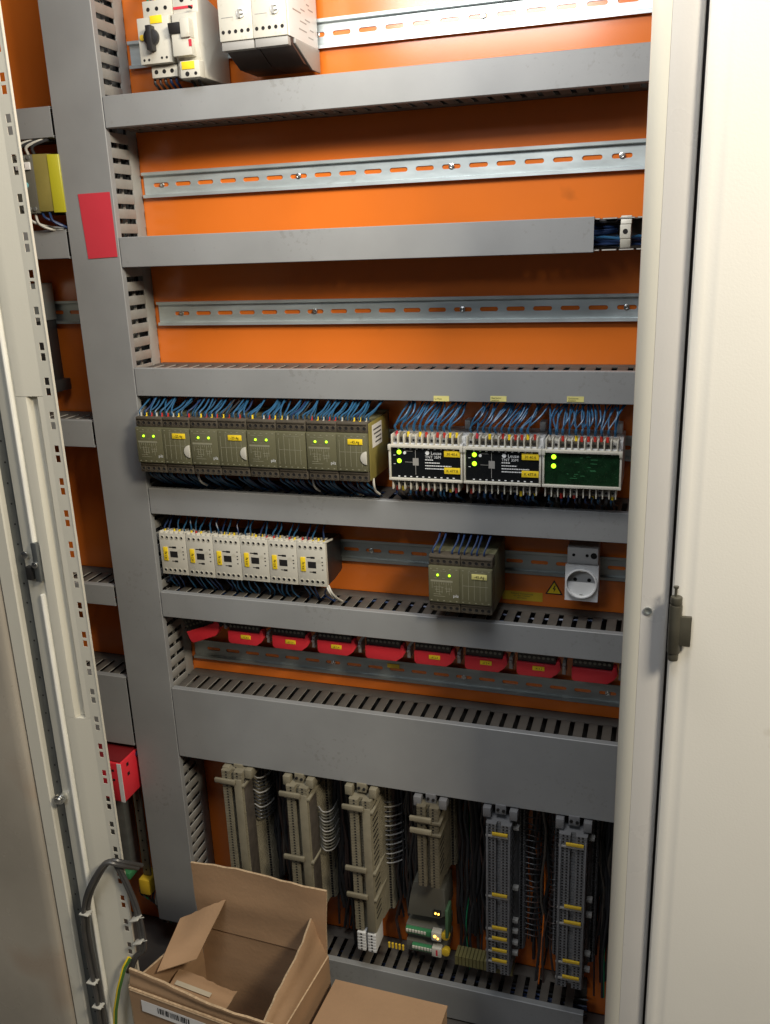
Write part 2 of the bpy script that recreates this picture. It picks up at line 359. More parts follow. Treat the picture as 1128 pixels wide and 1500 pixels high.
# pairs of square holes every 41 mm; one cell per hole
base = 632.0
cells = []
for i in range(-21, 19):
    za = base+41.0*i; cells += [(za, 8.8), (za-12.4, 8.8)]
cells.sort(); zprev = -240
for i, (zc, h) in enumerate(cells):
    znext = (zc+cells[i+1][0])/2 if i+1 < len(cells) else 1400
    if zc-5 < zprev: continue
    sq = [(61-3.3, zc-h/2), (61, zc-h/2), (61+3.3, zc-h/2), (61+3.3, zc), (61+3.3, zc+h/2), (61, zc+h/2), (61-3.3, zc+h/2), (61-3.3, zc)]
    b.holecell(52, 69, zprev, znext, sq, -330, 0.7); zprev = znext
b.box(69, 70.2, -330.6, -327, -240, 1400)
part('perforated_flange', b, BEIGE, lp, absolute=True)
profile('channel', [(16, -322), (16, -333), (17, -334), (26, -334), (30, -333.2), (52, -330), (52, -322)], 655, 1400, BEIGE, lp)
profile('channel', [(16, -322), (16, -333), (17, -334), (26, -334), (30, -333.2), (31.5, -330.4), (32.5, -325), (36, -323.6), (39.5, -324.2), (43, -329.2), (45, -330.8), (52, -330), (52, -322)], 222, 654.5, BEIGE, lp)
profile('channel', [(16, -322), (16, -333), (17, -334), (26, -334), (30, -333.2), (52, -330), (52, -322)], -560, 221.5, BEIGE, lp)
part('lower_flange', MB().box(52, 69, -329, -327, -560, -172), BEIGE, lp, absolute=True)
profile('gasket', [(7.2, -330), (7.2, -335), (8.2, -337), (10, -337.4), (11.6, -336.4), (12.4, -334), (12.4, -330)], 470, 1400, GASKET, lp)
profile('gasket', [(7.2, -330), (7.2, -335), (8.2, -337), (10, -337.4), (11.6, -336.4), (12.4, -334), (12.4, -330)], -560, 398, GASKET, lp)
cl = part('lock_catch', MB().box(8, 16, -334.2, -340, 418, 470).box(6, 11, -334.2, -338, 462, 468), STEEL, cab, bev=0.8, absolute=True)
part('bolt', MB().cyl((11, -340, 441), 'y', 4.2, -2.5, 16), SCREW, cl, bev=0.6, absolute=True)
part('bolt', MB().cyl((-6, -334, 452), 'y', 5, -4, 16), SCREW, cl, bev=1.2, absolute=True)
part('stop_block', MB().box(-6, 3, -332.3, -340, 419, 437), BLACK, cl, bev=0.8, absolute=True)

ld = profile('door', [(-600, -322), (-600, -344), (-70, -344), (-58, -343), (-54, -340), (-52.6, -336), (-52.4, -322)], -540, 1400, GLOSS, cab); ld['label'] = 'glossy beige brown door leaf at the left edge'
part('door_edge', MB().ext([(-51, -322), (-51, -336), (-49, -338), (-30, -338), (-28.5, -336), (-28.5, -322)], 'z', -540, 1400), BEIGE, ld, absolute=True)
lr = part('lock_rod', MB().ext([(-28, -318), (-28, -329), (-12.5, -329), (-12.5, -318)], 'z', -540, 1400), STEEL, cab, absolute=True)
part('roller', MB().cyl((-12, -342, 92), 'y', 7.5, 12, 18).cyl((-12, -345, 92), 'y', 5, 4, 18), SCREW, lr, bev=1, absolute=True)
b = MB()
for i in range(60): b.cyl((-20+jit(1), -329.4, 1300-27*i), 'y', 1.3, 1, 8)
part('rod_hole', b, HOLE, lr, absolute=True, kind='stuff')

# ------------------------------------------------------------------ safety relays (olive)
def screws_row(x0, n, pitch, z, y, r=2.3):
    b = MB()
    for i in range(n):
        b.mi(0).ring((x0+pitch*i, z), r+0.7, r, y, y-0.7, 10)
        b.mi(1).cyl((x0+pitch*i, y-0.05, z), 'y', r, -0.12, 10)
    return b
def relay(label, x, z, disc=True, tagtxt='-27.4g', tagmat=None, led2=True, group='olive safety relays', H=83.0, sidelabel=False):
    t = thing('safety_relay', label, 'relay', (x, 0, z), group, (0, jit(0.004), 0))
    h = H
    part('housing', lambda: MB().box(0.3, 89.2, -8, -86, 0, h).box(0.6, 88.9, -86, -109, 15, h-15), OLIVE, t, bev=0.8, key=('rh', H))
    part('face_plate', lambda: MB().box(1.2, 44.3, -109, -110, 16, h-16).box(45.2, 88.3, -109, -110, 16, h-16), OLIVE, t, bev=0.5, key=('rf', H))
    for (xx, zz) in ((0.8, 0.4), (45.2, 0.4), (0.8, h-14.4), (45.2, h-14.4)):
        tb = part('terminal_block', lambda: MB().box(0, 43.6, -86, -105.5, 0, 14).box(1, 42.6, -105.5, -107, 10.5, 13.2), OLIVED, t, bev=0.6, key='rtb', loc=(xx, 0, zz))
        part('terminal_screws', lambda: screws_row(4.6, 5, 8.6, 5.6, -105.5, 2.5), [OLIVED, HOLE], tb, key='rts')
    # screw legends under / above the terminals
    def legend():
        b = MB()
        for i in range(10):
            for zz in (18.2, h-18.6): b.box(3.6+i*8.9, 6.0+i*8.9, -110, -110.25, zz-0.5, zz+0.6)
        return b
    part('legend', legend, PRINT, t, key=('leg', H))
    def diag():
        b = MB()
        def hl(x0, x1, z): b.box(x0, x1, -110, -110.25, z-0.25, z+0.25)
        def vl(x, z0, z1): b.box(x-0.25, x+0.25, -110, -110.26, z0, z1)
        b.box(4, 35, -110, -110.25, 45.6, 48.2)
        for i in range(9): vl(6+i*3.3, 41.8 if i % 3 else 36, 45.2)
        for (a, c, zz) in ((8, 22, 38), (10, 16, 34.5), (12, 21, 31), (8, 18, 27.5), (24, 34, 36), (26, 31, 32.5), (8, 24, 24.5)): hl(a, c, zz)
        for (xx, a, c) in ((12, 30, 40), (16, 27, 36), (20, 29, 38), (26, 30, 41), (30, 27, 38), (33, 32, 41)): vl(xx, a, c)
        for i in range(5): vl(49+i*8, 22, 62-(0 if i % 2 else 3))
        hl(49, 84, 42.5); hl(56, 80, 62)
        for (a, c) in ((7, 15), (18, 26)): hl(a, c, 61.5); hl(a+2, c-2, 51)
        return b
    part('printed_diagram', diag, PRINT, t, key='diag')
    text_part('lettering', 'pilz', 6.0, (35.5, -110.3, 24.5), WHITEP, t, stretch=0.95)
    for lx in ((14, 30.5) if led2 else (14,)):
        part('status_light', lambda: MB().cyl((0, -109.6, 0), 'y', 1.9, -1.8, 14, 1.3), LEDG, t, key='led', loc=(lx, 0, 55.5 if H > 80 else 50))
    if tagtxt:
        tg = part('yellow_tag', lambda: MB().box(-10.5, 10.5, -110, -111, -3.8, 3.8), tagmat or YEL, t, bev=0.2, key=('tg', (tagmat or YEL).name), loc=(72, 0, 57))
        text_part('lettering', tagtxt, 5.2, (72, -111.3, 55.2), BLACK, tg.parent, 'CENTER')
    if disc:
        def half():
            p = [(9.2*math.cos(R(90+180*i/16))*1.0, 9.2*math.sin(R(90+180*i/16))) for i in range(17)]
            return MB().ext(p, 'y', -109.8, -111.6)
        part('half_round_seal', half, WHITE, t, bev=0.4, key='half', loc=(88.2, 0, 35))
    return t
names4 = ['leftmost olive double relay with white half disc and yellow tag', 'second olive double relay from the left, with white half disc',
          'third olive double relay from the left, without white disc', 'rightmost olive double relay of the row, beside the black controllers']
for i in range(4):
    t = relay(names4[i], 25+89.6*i, 504.5, disc=(i != 2), tagtxt=(None if i == 2 else ('-22.4g', '-23.4g', '', '-45.4g')[i]))
    if i == 3:
        part('side_cover', MB().box(89.3, 90.6, -20, -104, 2, 81), OLIVET, t, bev=0.5)
        sl = part('side_label', MB().box(90.6, 90.9, -50, -92, 45, 76), PAPER, t)
        bb = MB()
        for q in range(4): bb.box(90.9, 91.1, -54, -54-random.uniform(15, 34), 50+q*6, 52+q*6)
        part('lettering', bb, BLACK, sl)
relay('lone olive relay with dull yellow tag beside the orange gap of the lower rail', 463, 323.5, disc=False, tagtxt='-45.Ag', tagmat=YELP)

# ------------------------------------------------------------------ muting controllers (black, white frames)
FC = [REDF, WIREW, YEL, REDF, REDF, YEL, WIREK, OLIVED]
def controller(label, x, wd, kind):
    t = thing('light_curtain_controller', label, 'controller', (x, 0, 496), 'controllers in open white frames')
    W = wd-1.0
    part('housing', MB().box(0.5, W-0.5, -8, -78, 6, 70).box(2, W-2, -78, -93, 14, 62), WHITEB, t, bev=0.8)
    fb = MB().box(0, W, -93, -101, 12, 15.5).box(0, W, -93, -101, 57.5, 61).box(0, 2.6, -93, -100.4, 15.5, 57.5).box(W-2.6, W, -93, -100.4, 15.5, 57.5)
    fb.box(-0.5, 3.4, -98, -102.2, 54, 61.6).box(W-3.4, W+0.5, -98, -102.2, 54, 61.6)
    part('front_frame', fb, WHITE, t, bev=0.5)
    n = 11; p = (W-10)/n
    for (z0, z1, nm) in ((61, 74.5, 1), (-1.5, 12, 0)):
        cb = MB()
        for i in range(n+1): cb.box(3+i*p, 4.6+i*p, -70, -97, z0, z1)
        cb.box(3, W-6, -70, -84, z0+1, z1-2)
        part('terminal_comb', cb, WHITE, t, bev=0.25)
        sb = MB()
        for i in range(n):
            c = 3.8+p*(i+0.5); sb.mi(random.choice((0, 0, 1))).box(c-2.7, c+2.7, -80, -90, z0+1.5, z1-4.5)
            sb.mi(2).cyl((c, -90, z0+(5 if nm else 6)), 'y', 1.8, -0.8, 8)
        part('terminal_screws', sb, [OLIVED, GREYM, HOLE], t, kind='stuff')
        fe = MB()
        for i in range(n):
            c = 3.8+p*(i+0.5)
            if random.random() < (0.9 if nm else 0.45):
                fe.mi(random.choice((0, 1, 2, 0, 3, 4))).cyl((c+jit(0.8), -87+jit(3), z1-4.2 if nm else z0-3), 'z', 1.9, 6.5, 8)
        part('ferrules', fe, [REDF, YEL, WIREW, CREAMT, REDP], t)
    part('front_panel', MB().box(2.6, W-2.6, -93, -97.4, 15.5, 57.5), (GREENP if kind == 2 else BLACKG), t)
    for zz in (38.6, 50.6):
        part('status_light', lambda: MB().cyl((0, -97.4, 0), 'y', 3.1, -1.8, 18, 2.4), LEDG, t, key='ledb', loc=(14, 0, zz+(1 if kind == 2 else 0)))
    if kind < 2:
        part('reset_button', MB().cyl((22, -97.4, 50), 'y', 1.9, -1.6, 12), WHITEP, t)
        pr = MB()
        for i in range(10):
            pr.box(12+i*8.4, 14.6+i*8.4, -97.4, -97.6, 55.2, 56.5); pr.box(12+i*8.4, 14.6+i*8.4, -97.4, -97.6, 16.6, 18)
        for q, (a, c) in enumerate(((50, 61), (50, 70), (50, 86), (50, 76))):
            zz = 40.6-q*4.0
            xx = a
            while xx < c:
                ww = random.uniform(1.2, 3.4); pr.box(xx, min(c, xx+ww), -97.4, -97.6, zz, zz+1.3); xx += ww+0.6
        pr.box(6, 9, -97.4, -97.6, 46, 46.6).box(6, 9, -97.4, -97.6, 34, 34.6)
        part('printed_marks', pr, WHITEP, t)
        gb = MB().box(33, 41, -97.4, -97.7, 33, 43).box(36.5, 37.1, -97.4, -97.65, 20, 54).box(22, 33, -97.4, -97.65, 52, 52.5).box(22, 33, -97.4, -97.65, 37, 37.5)
        part('printed_diagram', gb, GREYM, t)
        part('logo', MB().cyl((53.2, -97.4, 50.6), 'y', 3.0, -0.25, 6), WHITEP, t)
        text_part('lettering', 'Leuze', 6.2, (58, -97.7, 48.6), WHITEP, t, stretch=1.0)
        text_part('lettering', 'TNT 35M', 5.4, (50, -97.7, 43.4), WHITEP, t, stretch=1.0)
        for q, zz in enumerate((50.5, 27.5)):
            part('yellow_tag', lambda: MB().box(-11, 11, -97.4, -98.6, -4.2, 4.2), YEL, t, bev=0.2, key='ytag2', loc=(87.3, 0, zz))
            text_part('lettering', ('30 40.6', 'K 477.8')[q], 5.0, (87.3, -98.8, zz-1.8), BLACK, t, 'CENTER')
    else:
        gb = MB()
        for q in range(14):
            a = random.uniform(30, 66); zz = random.uniform(22, 53); gb.box(a, a+random.uniform(2, 12), -97.4, -97.6, zz, zz+0.5)
        part('printed_diagram', gb, GREENC, t)
    part('clip_foot', MB().box(W-12, W-4, -9, -30, 70, 83), WHITEB, t, bev=1)
    return t
controller('left controller with black panel, next to the olive relays', 409.5, 102.5, 0)
controller('middle controller with black panel and two yellow tags', 512.5, 102.5, 1)
controller('right controller with plain dark green panel and two green lights', 615.5, 99.5, 2)

# ------------------------------------------------------------------ contactors (white, six)
ordn = ['first', 'second', 'third', 'fourth', 'fifth', 'sixth']
for i in range(6):
    t = thing('contactor', ordn[i]+' white miniature contactor from the left, with yellow tag and dark window', 'contactor', (22.5+46.2*i, 0, 331.5+jit(0.5)), 'white miniature contactors', (0, jit(0.006), 0))
    W = 45.7
    part('housing', lambda: MB().ext([(-8, 6), (-8, 62), (-50, 67.4), (-67, 67.4), (-67, 0.6), (-40, 0.6), (-14, 4)], 'x', 0.4, W-0.4), BLACK, t, bev=0.6, key='ch')
    part('front_cover', lambda: MB().box(0, W, -67, -75, 0, 68), WHITE, t, bev=0.9, key='cf')
    def ch():
        b = MB()
        for k in range(5):
            b.mi(1).cyl((6+8.4*k, -75, 61), 'y', 2.3, -0.15, 10); b.mi(0).ring((6+8.4*k, 61), 2.8, 2.2, -75, -75.7, 10)
            b.mi(1).cyl((6+8.4*k, -75, 7.2), 'y', 2.7, -0.15, 10); b.mi(0).ring((6+8.4*k, 7.2), 3.1, 2.6, -75, -75.7, 10)
        return b
    part('terminal_screws', ch, [WHITE, HOLE], t, key='cs', kind='stuff')
    def cm():
        b = MB().box(17, 30, -75, -75.2, 28.5, 38.5)
        b.box(15.5, 26, -75, -75.2, 44.2, 45.8).box(22, 28.5, -75, -75.3, 43.5, 46.5).box(19, 27, -75, -75.2, 21.6, 22.8).box(24, 29.5, -75, -75.3, 20.8, 23.6)
        for (a, c) in ((39, 45), (39, 38), (39, 26), (39, 33)): b.box(a, a+2.2, -75, -75.2, c, c+1.6)
        return b
    part('contact_window', cm, HOLE, t, key='cw')
    part('yellow_tag', lambda: MB().box(5.8, 13.4, -75, -76.4, 23, 45), YEL, t, bev=0.3, key='cy')
    text_part('lettering', ('-K%d.' % (i+1))+'4g', 5.0, (11.6, -76.7, 25), BLACK, t, rz=R(-90))
    def top():
        b = MB()
        for k in range(6): b.mi(0).ext([(1.2+8.4*k, -74.5), (3.6+8.4*k, -74.5), (9.2+8.4*k, -56), (6.8+8.4*k, -56)][0:4], 'z', 67.8, 70.6)
        return b
    part('terminal_fins', top, WHITE, t, bev=0.2, key='ctop')
    fe = MB()
    for k in range(5):
        if random.random() < 0.75: fe.mi(random.choice((0, 0, 0, 1, 2))).cyl((7.4+8.4*k, -66+jit(2), 67), 'z', 1.6, 5.5, 8)
    part('ferrules', fe, [YEL, REDF, WIREW], t)
    sb = MB().box(0.1, 0.5, -20, -72, 6, 60)

# ------------------------------------------------------------------ socket outlet
t = thing('socket_outlet', 'round earthed socket outlet clipped to the lower rail at the right', 'socket', (665, 0, 333))
part('housing', MB().box(-21.5, 22, -8, -39, 2, 52).box(-20.5, 21, -8, -44, 52, 76), WHITEB, t, bev=1.2)
b = MB()
n = 40; sq = []
ring_in = [(19.2*math.cos(2*math.pi*(i+0.5)/n), 19.2*math.sin(2*math.pi*(i+0.5)/n)) for i in range(n)]
b.holecell(-22, 22.5, 1-28, 53-28, ring_in, -52, 12)
b.box(-22, 22.5, -48, -51.9, 0.9, 3).box(-22, 22.5, -48, -51.9, 51, 53.1).box(-22, -20, -48, -51.9, 3, 51).box(20.5, 22.5, -48, -51.9, 3, 51)
fixed = MB(); fixed.f = b.f; fixed.m = b.m
nv = len(b.v); cut = n*3
vv = []
for q, v in enumerate(b.v): vv.append(v)
# shift the first sheet (centred on 0) up by 28 so the well sits in the middle of the plate
first = next(i for i, v in enumerate(b.v) if v[1] == -48)
vv = [(v[0], v[1], v[2]+28) if i < first else v for i, v in enumerate(b.v)]
fixed.v = vv
part('front_plate', fixed, WHITEB, t)
part('socket_ring', MB().ring((0, 28), 21.4, 19.2, -51.5, -58, 40), WHITEB, t, bev=0.6)
part('socket_well', MB().cyl((0, -40, 28), 'y', 19.3, 0.5, 40), WHITEB, t)
part('contact_hole', MB().cyl((-9.5, -40.2, 28), 'y', 2.7, -0.3, 14), HOLE, t)
part('contact_hole', MB().cyl((9.5, -40.2, 28), 'y', 2.7, -0.3, 14), HOLE, t)
part('earth_clip', MB().box(-2.2, 2.2, -40.3, -53, 9.2, 11.5).box(-2.2, 2.2, -40.3, -53, 44.5, 46.8).cyl((0, -40.2, 17), 'y', 2.4, -1.5, 12), SCREW, t, bev=0.3)
b = MB()
for xx in (-12, 6): b.cyl((xx, -44, 65), 'y', 2.2, -0.3, 12)
b.cyl((15, -44, 65), 'y', 4.4, -0.3, 16)
part('terminal_holes', b, HOLE, t, kind='stuff')
ys = part('sticker', MB().box(547, 606, -0.3, -0.7, 306, 320), OCHRE)
tag(ys, 'faded yellow instruction sticker on the orange plate left of the socket', 'sticker')
text_part('lettering', 'Achtung! Netzspannung\nvor dem Arbeiten\nabschalten', 3.4, (576, -0.9, 315.5), BROWN, ys, 'CENTER')
ws = thing('warning_sticker', 'small triangular high voltage warning sticker beside the socket', 'warning sticker', (622.5, 0, 320))
part('backing', MB().ext([(-12.5, -0.5), (12.5, -0.5), (0, 21.5)], 'y', -0.3, -0.7), BLACK, ws)
part('sign_face', MB().ext([(-9.6, 1.2), (9.6, 1.2), (0, 18.2)], 'y', -0.7, -0.9), YEL, ws)
part('lightning_bolt', MB().ext([(0.8, 13.5), (-2.2, 7.6), (0.2, 7.6), (-0.8, 2.6), (2.4, 8.9), (0.2, 8.9), (2.2, 13.5)], 'y', -0.9, -1.1), BLACK, ws)

# ------------------------------------------------------------------ motor switch and breaker, top left
t = thing('motor_protection_switch', 'white motor protection switch with black rotary knob, at top left', 'motor switch', (87, 0, 1032))
part('housing', MB().box(6, 50, -8, -76, 8, 92).box(1, 47, -76, -92, 16, 70), WHITE, t, bev=1.2)
part('terminal_cap', MB().box(8, 50, -72, -86, 70, 90), WHITE, t, bev=0.8)
part('terminal_cap', MB().box(10, 47, -72, -82, 1, 15.5), WHITE, t, bev=0.8)
b = MB()
for k in range(3): b.cyl((16+12.5*k, -86, 80), 'y', 2.5, -0.3, 12).cyl((17+11.5*k, -82, 8), 'y', 2.7, -0.3, 12)
for (xx, zz) in ((7, 21), (14, 21), (33, 22), (40, 22)): b.cyl((xx, -92, zz), 'y', 1.6, -0.3, 10)
part('terminal_holes', b, HOLE, t, kind='stuff')
part('rotary_knob', MB().cyl((22.5, -92, 46), 'y', 10.2, -7, 24).box(18.5, 26.5, -92, -103, 30, 59), BLACK, t, bev=1.0)
part('adjust_dial', MB().cyl((7.5, -92, 47), 'y', 3.6, -2, 14), OCHRE, t, bev=0.4)
part('yellow_tag', MB().box(21, 38, -92, -93, 62, 71), YEL, t, bev=0.2)
t = thing('circuit_breaker', 'white circuit breaker with red stripe and dark toggle beside the rotary switch', 'circuit breaker', (137, 0, 1028))
part('housing', MB().ext([(-8, 0), (-8, 84), (-60, 96), (-84, 96), (-84, 76), (-90, 74), (-90, 44), (-86, 22), (-84, 20), (-84, 2), (-76, 0)], 'x', 0.6, 36), WHITE, t, bev=1.0)
part('front_plate', MB().box(3, 30, -84, -99, 24, 50).box(18, 31, -84, -103, 44, 66), WHITE, t, bev=1.4)
part('toggle', MB().ext([(-90, 47), (-101, 50), (-103, 62), (-90, 64)], 'x', 1, 17), BLACK, t, bev=0.8)
part('red_stripe', MB().box(1.5, 29, -84, -84.8, 80.5, 83.5).box(27, 31, -99, -99.5, 34, 42), REDP, t)
part('terminal_cap', MB().box(9, 36.6, -80, -95, -1, 19), WHITE, t, bev=1.0)
part('yellow_tag', MB().box(12, 30, -95, -96, 9, 18), YEL, t, bev=0.2)
b = MB().cyl((14, -84, 91), 'y', 3, -0.4, 14).cyl((28, -84, 91), 'y', 2.3, -0.4, 12).cyl((19, -95, 3.6), 'y', 2.9, -0.4, 14).cyl((31, -95, 3.6), 'y', 2.1, -0.4, 12).cyl((30, -90, 79), 'y', 1.6, -6, 10)
part('terminal_holes', b, HOLE, t, kind='stuff')

# ------------------------------------------------------------------ big relays top
for i in range(2):
    t = thing('time_relay', ('left of two tall cream relays at the top, with yellow tag', 'right of two tall cream relays at the top, with brown printed side')[i], 'relay', (213+45.2*i, 0, 1036), 'tall cream relays at the top edge')
    part('housing', MB().ext([(-8, 0), (-8, 128), (-100, 128), (-100, 18), (-60, 0)], 'x', 0.4, 44.8), BROWN, t, bev=0.8)
    part('front_cover', MB().box(0, 45, -100, -110, 24, 130), WHITE, t, bev=1.2)
    part('lower_cap', MB().box(1, 44.4, -98, -108, 14, 23.6), GREYM, t, bev=0.8)
    b = MB()
    for k in range(5): b.cyl((5.5+8.4*k, -110, 34), 'y', 2.2, -0.4, 12)
    part('terminal_holes', b, HOLE, t, kind='stuff')
    part('adjust_dial', MB().ring((31, 53), 5.2, 4.0, -110, -112, 18).box(26.4, 35.6, -110, -112.6, 52, 54.4), WHITEB, t)
    part('dial_mark', MB().box(27.5, 30.5, -112.6, -113, 48, 57).box(4, 20, -110, -110.3, 49.6, 50.4), GREYM, t)
    if i == 0: part('yellow_tag', MB().box(4, 24, -110, -111.3, 74, 86), YELP, t, bev=0.2)
    if i == 1:
        sp = part('side_plate', MB().box(44.8, 46.2, -12, -106, 24, 128), WHITEB, t, bev=0.5)
        bb = MB()
        for q in range(18):
            yy = -20-random.uniform(0, 60); zz = 32+q*4.6; bb.box(46.2, 46.4, yy, yy-random.uniform(8, 26), zz, zz+1.5)
        part('lettering', bb, GREYM, sp)
        part('side_foot', MB().ext([(-12, -4), (-12, 23.5), (-92, 23.5), (-92, 18), (-40, -4)], 'x', 44.8, 48), GREYM, t, bev=0.8)

# ------------------------------------------------------------------ clip in the open end of the second duct
t = thing('cable_clamp', 'white clamp bracket with a screw hole in the open end of the second duct', 'clamp', (700, 0, 800))
part('clamp_body', MB().box(-1, 11.5, -60, -78, 11, 27).ext([(-60, 27), (-78, 27.5), (-74, 37), (-60, 37)], 'x', -0.5, 12).ext([(-60, 11), (-78, 10.5), (-74, 0), (-60, 0)], 'x', -0.5, 11.5), WHITE, t, bev=0.8)
part('screw_hole', MB().cyl((5.2, -78, 19), 'y', 3.0, -0.3, 14), HOLE, t)
for i in range(7):
    y = -28-6*i; wz = 803+((i*7) % 11)
    o = part('wire', MB().tube([(600+q*20, y+jit(2), wz+jit(1.5)) for q in range(8)], 1.6), BLUED if i % 3 else BLUE)
    tag(o, 'dark blue wire lying in the open end of the second duct', 'wire', 'blue wires in the open duct end')

# ------------------------------------------------------------------ red holders
def holder(x, z, tagged, label, rot=0.0, w=63):
    t = thing('plug_holder', label, 'plug holder', (x, 0, z), 'row of red plug holders')
    part('red_bracket', lambda: MB().ext([(0, 4), (3, 0), (w-14, 0), (w-5, 7), (w, 15), (w-2, 27), (w-6, 27), (w-8, 20), (2, 21), (0, 21)], 'y', -44, -58), RED, t, bev=0.8, key=('rb', w))
    part('plug_body', lambda: MB().box(1, w-7, -16, -55, 20, 62), BLACK, t, bev=1.2, key=('rp', w))
    def pins():
        b = MB()
        for k in range(8): b.cyl((5+k*6.6, -55, 29), 'y', 2.2, -0.8, 8); b.cyl((5+k*6.6, -50, 36), 'y', 2.2, -6, 8)
        return b
    part('plug_screws', pins, GUNM, t, key='rpins')
    part('side_lug', lambda: MB().box(w+1, w+6, -30, -50, 4, 22).cyl((w+3.5, -50, 16), 'y', 2.6, -3, 10), GREYM, t, bev=0.6, key=('rl', w))
    if tagged:
        part('yellow_tag', lambda: MB().box(23, 40, -58, -59, 10.5, 17), YEL, t, bev=0.2, key='rtag')
        text_part('lettering', '-X 2.4', 4.2, (31.5, -59.3, 12), BLACK, t, 'CENTER')
    if rot: t.rotation_euler = (0, rot, 0)
    return t
xs = [117, 194, 270, 348, 425, 502, 578, 656]
tg = [1, 1, 1, 0, 1, 1, 1, 0]
ordh = ['second', 'third', 'fourth', 'fifth', 'sixth', 'seventh', 'eighth', 'rightmost']
for i, x in enumerate(xs):
    holder(x, 214, tg[i], ordh[i]+(' red plug holder from the left with small yellow tag' if tg[i] else ' red plug holder in the row, without a tag'))
holder(50, 206, 0, 'leftmost red plug holder, tilted, with clustered black screw heads', R(-22))
b = MB()
for r_ in range(4):
    for k in range(9):
        b.cyl((40+k*8+jit(1), -50+r_*6, 228+r_*9+jit(1)+k*1.8), 'y', 3.3, -7, 8)
bs = part('plug_pins', b, BLACK); tag(bs, 'cluster of black plug pins above the tilted leftmost red holder', 'plug pins', kind='stuff')

# ------------------------------------------------------------------ terminal strips
def strip(label, x0, w, z0, z1, mt, marks, markmt, clamps=(), side=True, y=-95, cover=True):
    t = thing('terminal_strip', label, 'terminal strip', (x0, 0, z0), 'vertical terminal strips')
    H = z1-z0; n = int(H/5.2); b = MB()
    g = w*0.14
    for i in range(n):
        z = i*5.2
        p = [(-13, -4), (-13, -30), (-11, -34), (-4, -36), (-2, -58), (0, -62), (0, y+2), (1.2, y), (w*0.40, y), (w*0.42, y+9), (w*0.58, y+9), (w*0.60, y), (w-1.2, y), (w, y+2), (w, -62), (w+2, -58), (w+4, -36), (w+11, -34), (w+13, -30), (w+13, -4)]
        b.ext(p, 'z', z, z+4.2)
    part('terminal_block', b, mt, t, kind='stuff')
    h = MB()
    for i in range(n):
        z = i*5.2+2.25
        for c in (0.16, 0.30, 0.70, 0.84) if mt is GREYT else (0.24, 0.76):
            h.box(w*c-1.4, w*c+1.4, y-0.1, y-0.35, z-1.3, z+1.3)
        for c in (-8, w+7.5): h.box(c-1.7, c+1.7, -34.6, -36.2, z-1.3, z+1.3)
        if i % 2 == 0 and 3 < i < n-2: h.box(w+0.05, w+0.4, -66, y+5, z-0.2, z+2.4)
    part('terminal_screws', h, HOLE, t, kind='stuff')
    if mt is CREAMT and cover: part('marking_strip', MB().box(w*0.62, w*0.98, y-0.5, y-3.2, 2, H-16), CREAMT, t, bev=0.8)
    if mt is GREYT: part('cover_strip', MB().box(1, w*0.10, y-0.3, y-3, 2, H-10).box(w*0.92, w-1, y-0.3, y-2.4, 2, H-10), GREYT, t, bev=0.5)
    if x0 < 300: part('side_cover', MB().box(w+0.5, w+1.6, -64, y+3, 6, H-30 if x0 > 200 else H-22), BROWNT, t, bev=0.3)  # dark sheet added to paint shade on the left strips' sides
    for zz in marks:
        if mt is GREYT:
            part('yellow_marker', MB().box(w*0.26, w*0.88, y-1, y-4, zz-z0-2.3, zz-z0+2.3), OCHRE, t, bev=0.5)
            part('marker_holder', MB().box(0, w*0.9, y-0.2, y-2.5, zz-z0-7, zz-z0-3.4).box(w, w+9, -70, -78, zz-z0-3, zz-z0+3), GREYM, t, bev=0.5)
        else:
            part('marker_holder', MB().box(-9, w*0.72, y-3, y-8, zz-z0-3.6, zz-z0+4.2), markmt, t, bev=0.9)
            part('end_clamp', MB().box(-2, w+4, -40, y-3, zz-z0-9, zz-z0-4.6), mt, t, bev=0.8)
    return t
strip('leftmost cream terminal strip, one label holder near its top', 101, 38, -330, 6, CREAMT, (-14,), CREAMT)
strip('second cream terminal strip from the left, with loops of dark wire', 215, 38, -262, -4, CREAMT, (-20, -139), CREAMT)
strip('third cream terminal strip with three label holders', 322, 37, -262, -10, CREAMT, (-25, -139, -190), CREAMT)
strip('fourth narrow terminal strip ending above the grey module', 432, 35, -152, -6, CREAMD, (-26, -47), CREAMT, cover=False)
strip('fifth grey terminal strip with six yellow markers', 540, 38, -292, -12, GREYT, (-32, -141, -202, -222, -244, -264), YEL)
strip('rightmost grey terminal strip with five yellow markers', 648, 41, -290, -14, GREYT, (-29, -138, -166, -238, -268), YEL)
t = thing('terminal_group', 'pair of pale grey terminals at the foot of the third strip', 'terminals', (326, 0, -300))
for q in range(2):
    b = MB()
    for i in range(6): b.box(q*18, q*18+14, -60, -98, i*6, i*6+5.4)
    part('terminal_block', b, WHITEB, t, bev=0.4)
    b = MB()
    for i in range(6): b.cyl((q*18+7, -98, i*6+2.7), 'y', 1.6, -0.4, 8)
    part('terminal_screws', b, HOLE, t, kind='stuff')
for (xx, lab) in ((126, 'first'), (234, 'second'), (340, 'third'), (452, 'fourth'), (560, 'fifth'), (668, 'sixth')):
    t = thing('end_bracket', 'cluster of grey end brackets above the %s terminal strip' % lab, 'end bracket', (xx, 0, 0), 'end brackets above the terminal strips')
    part('bracket', MB().box(-26, -14, -50, -88, -12, 4).box(14, 26, -50, -88, -12, 4).box(-8, 8, -50, -82, -8, 8), CREAMT if xx < 450 else GREYT, t, bev=1)
    part('bracket_screw', MB().cyl((-4, -82, 0), 'y', 2.4, -2, 10).cyl((4.5, -82, -1), 'y', 2.4, -2, 10), HOLE, t)

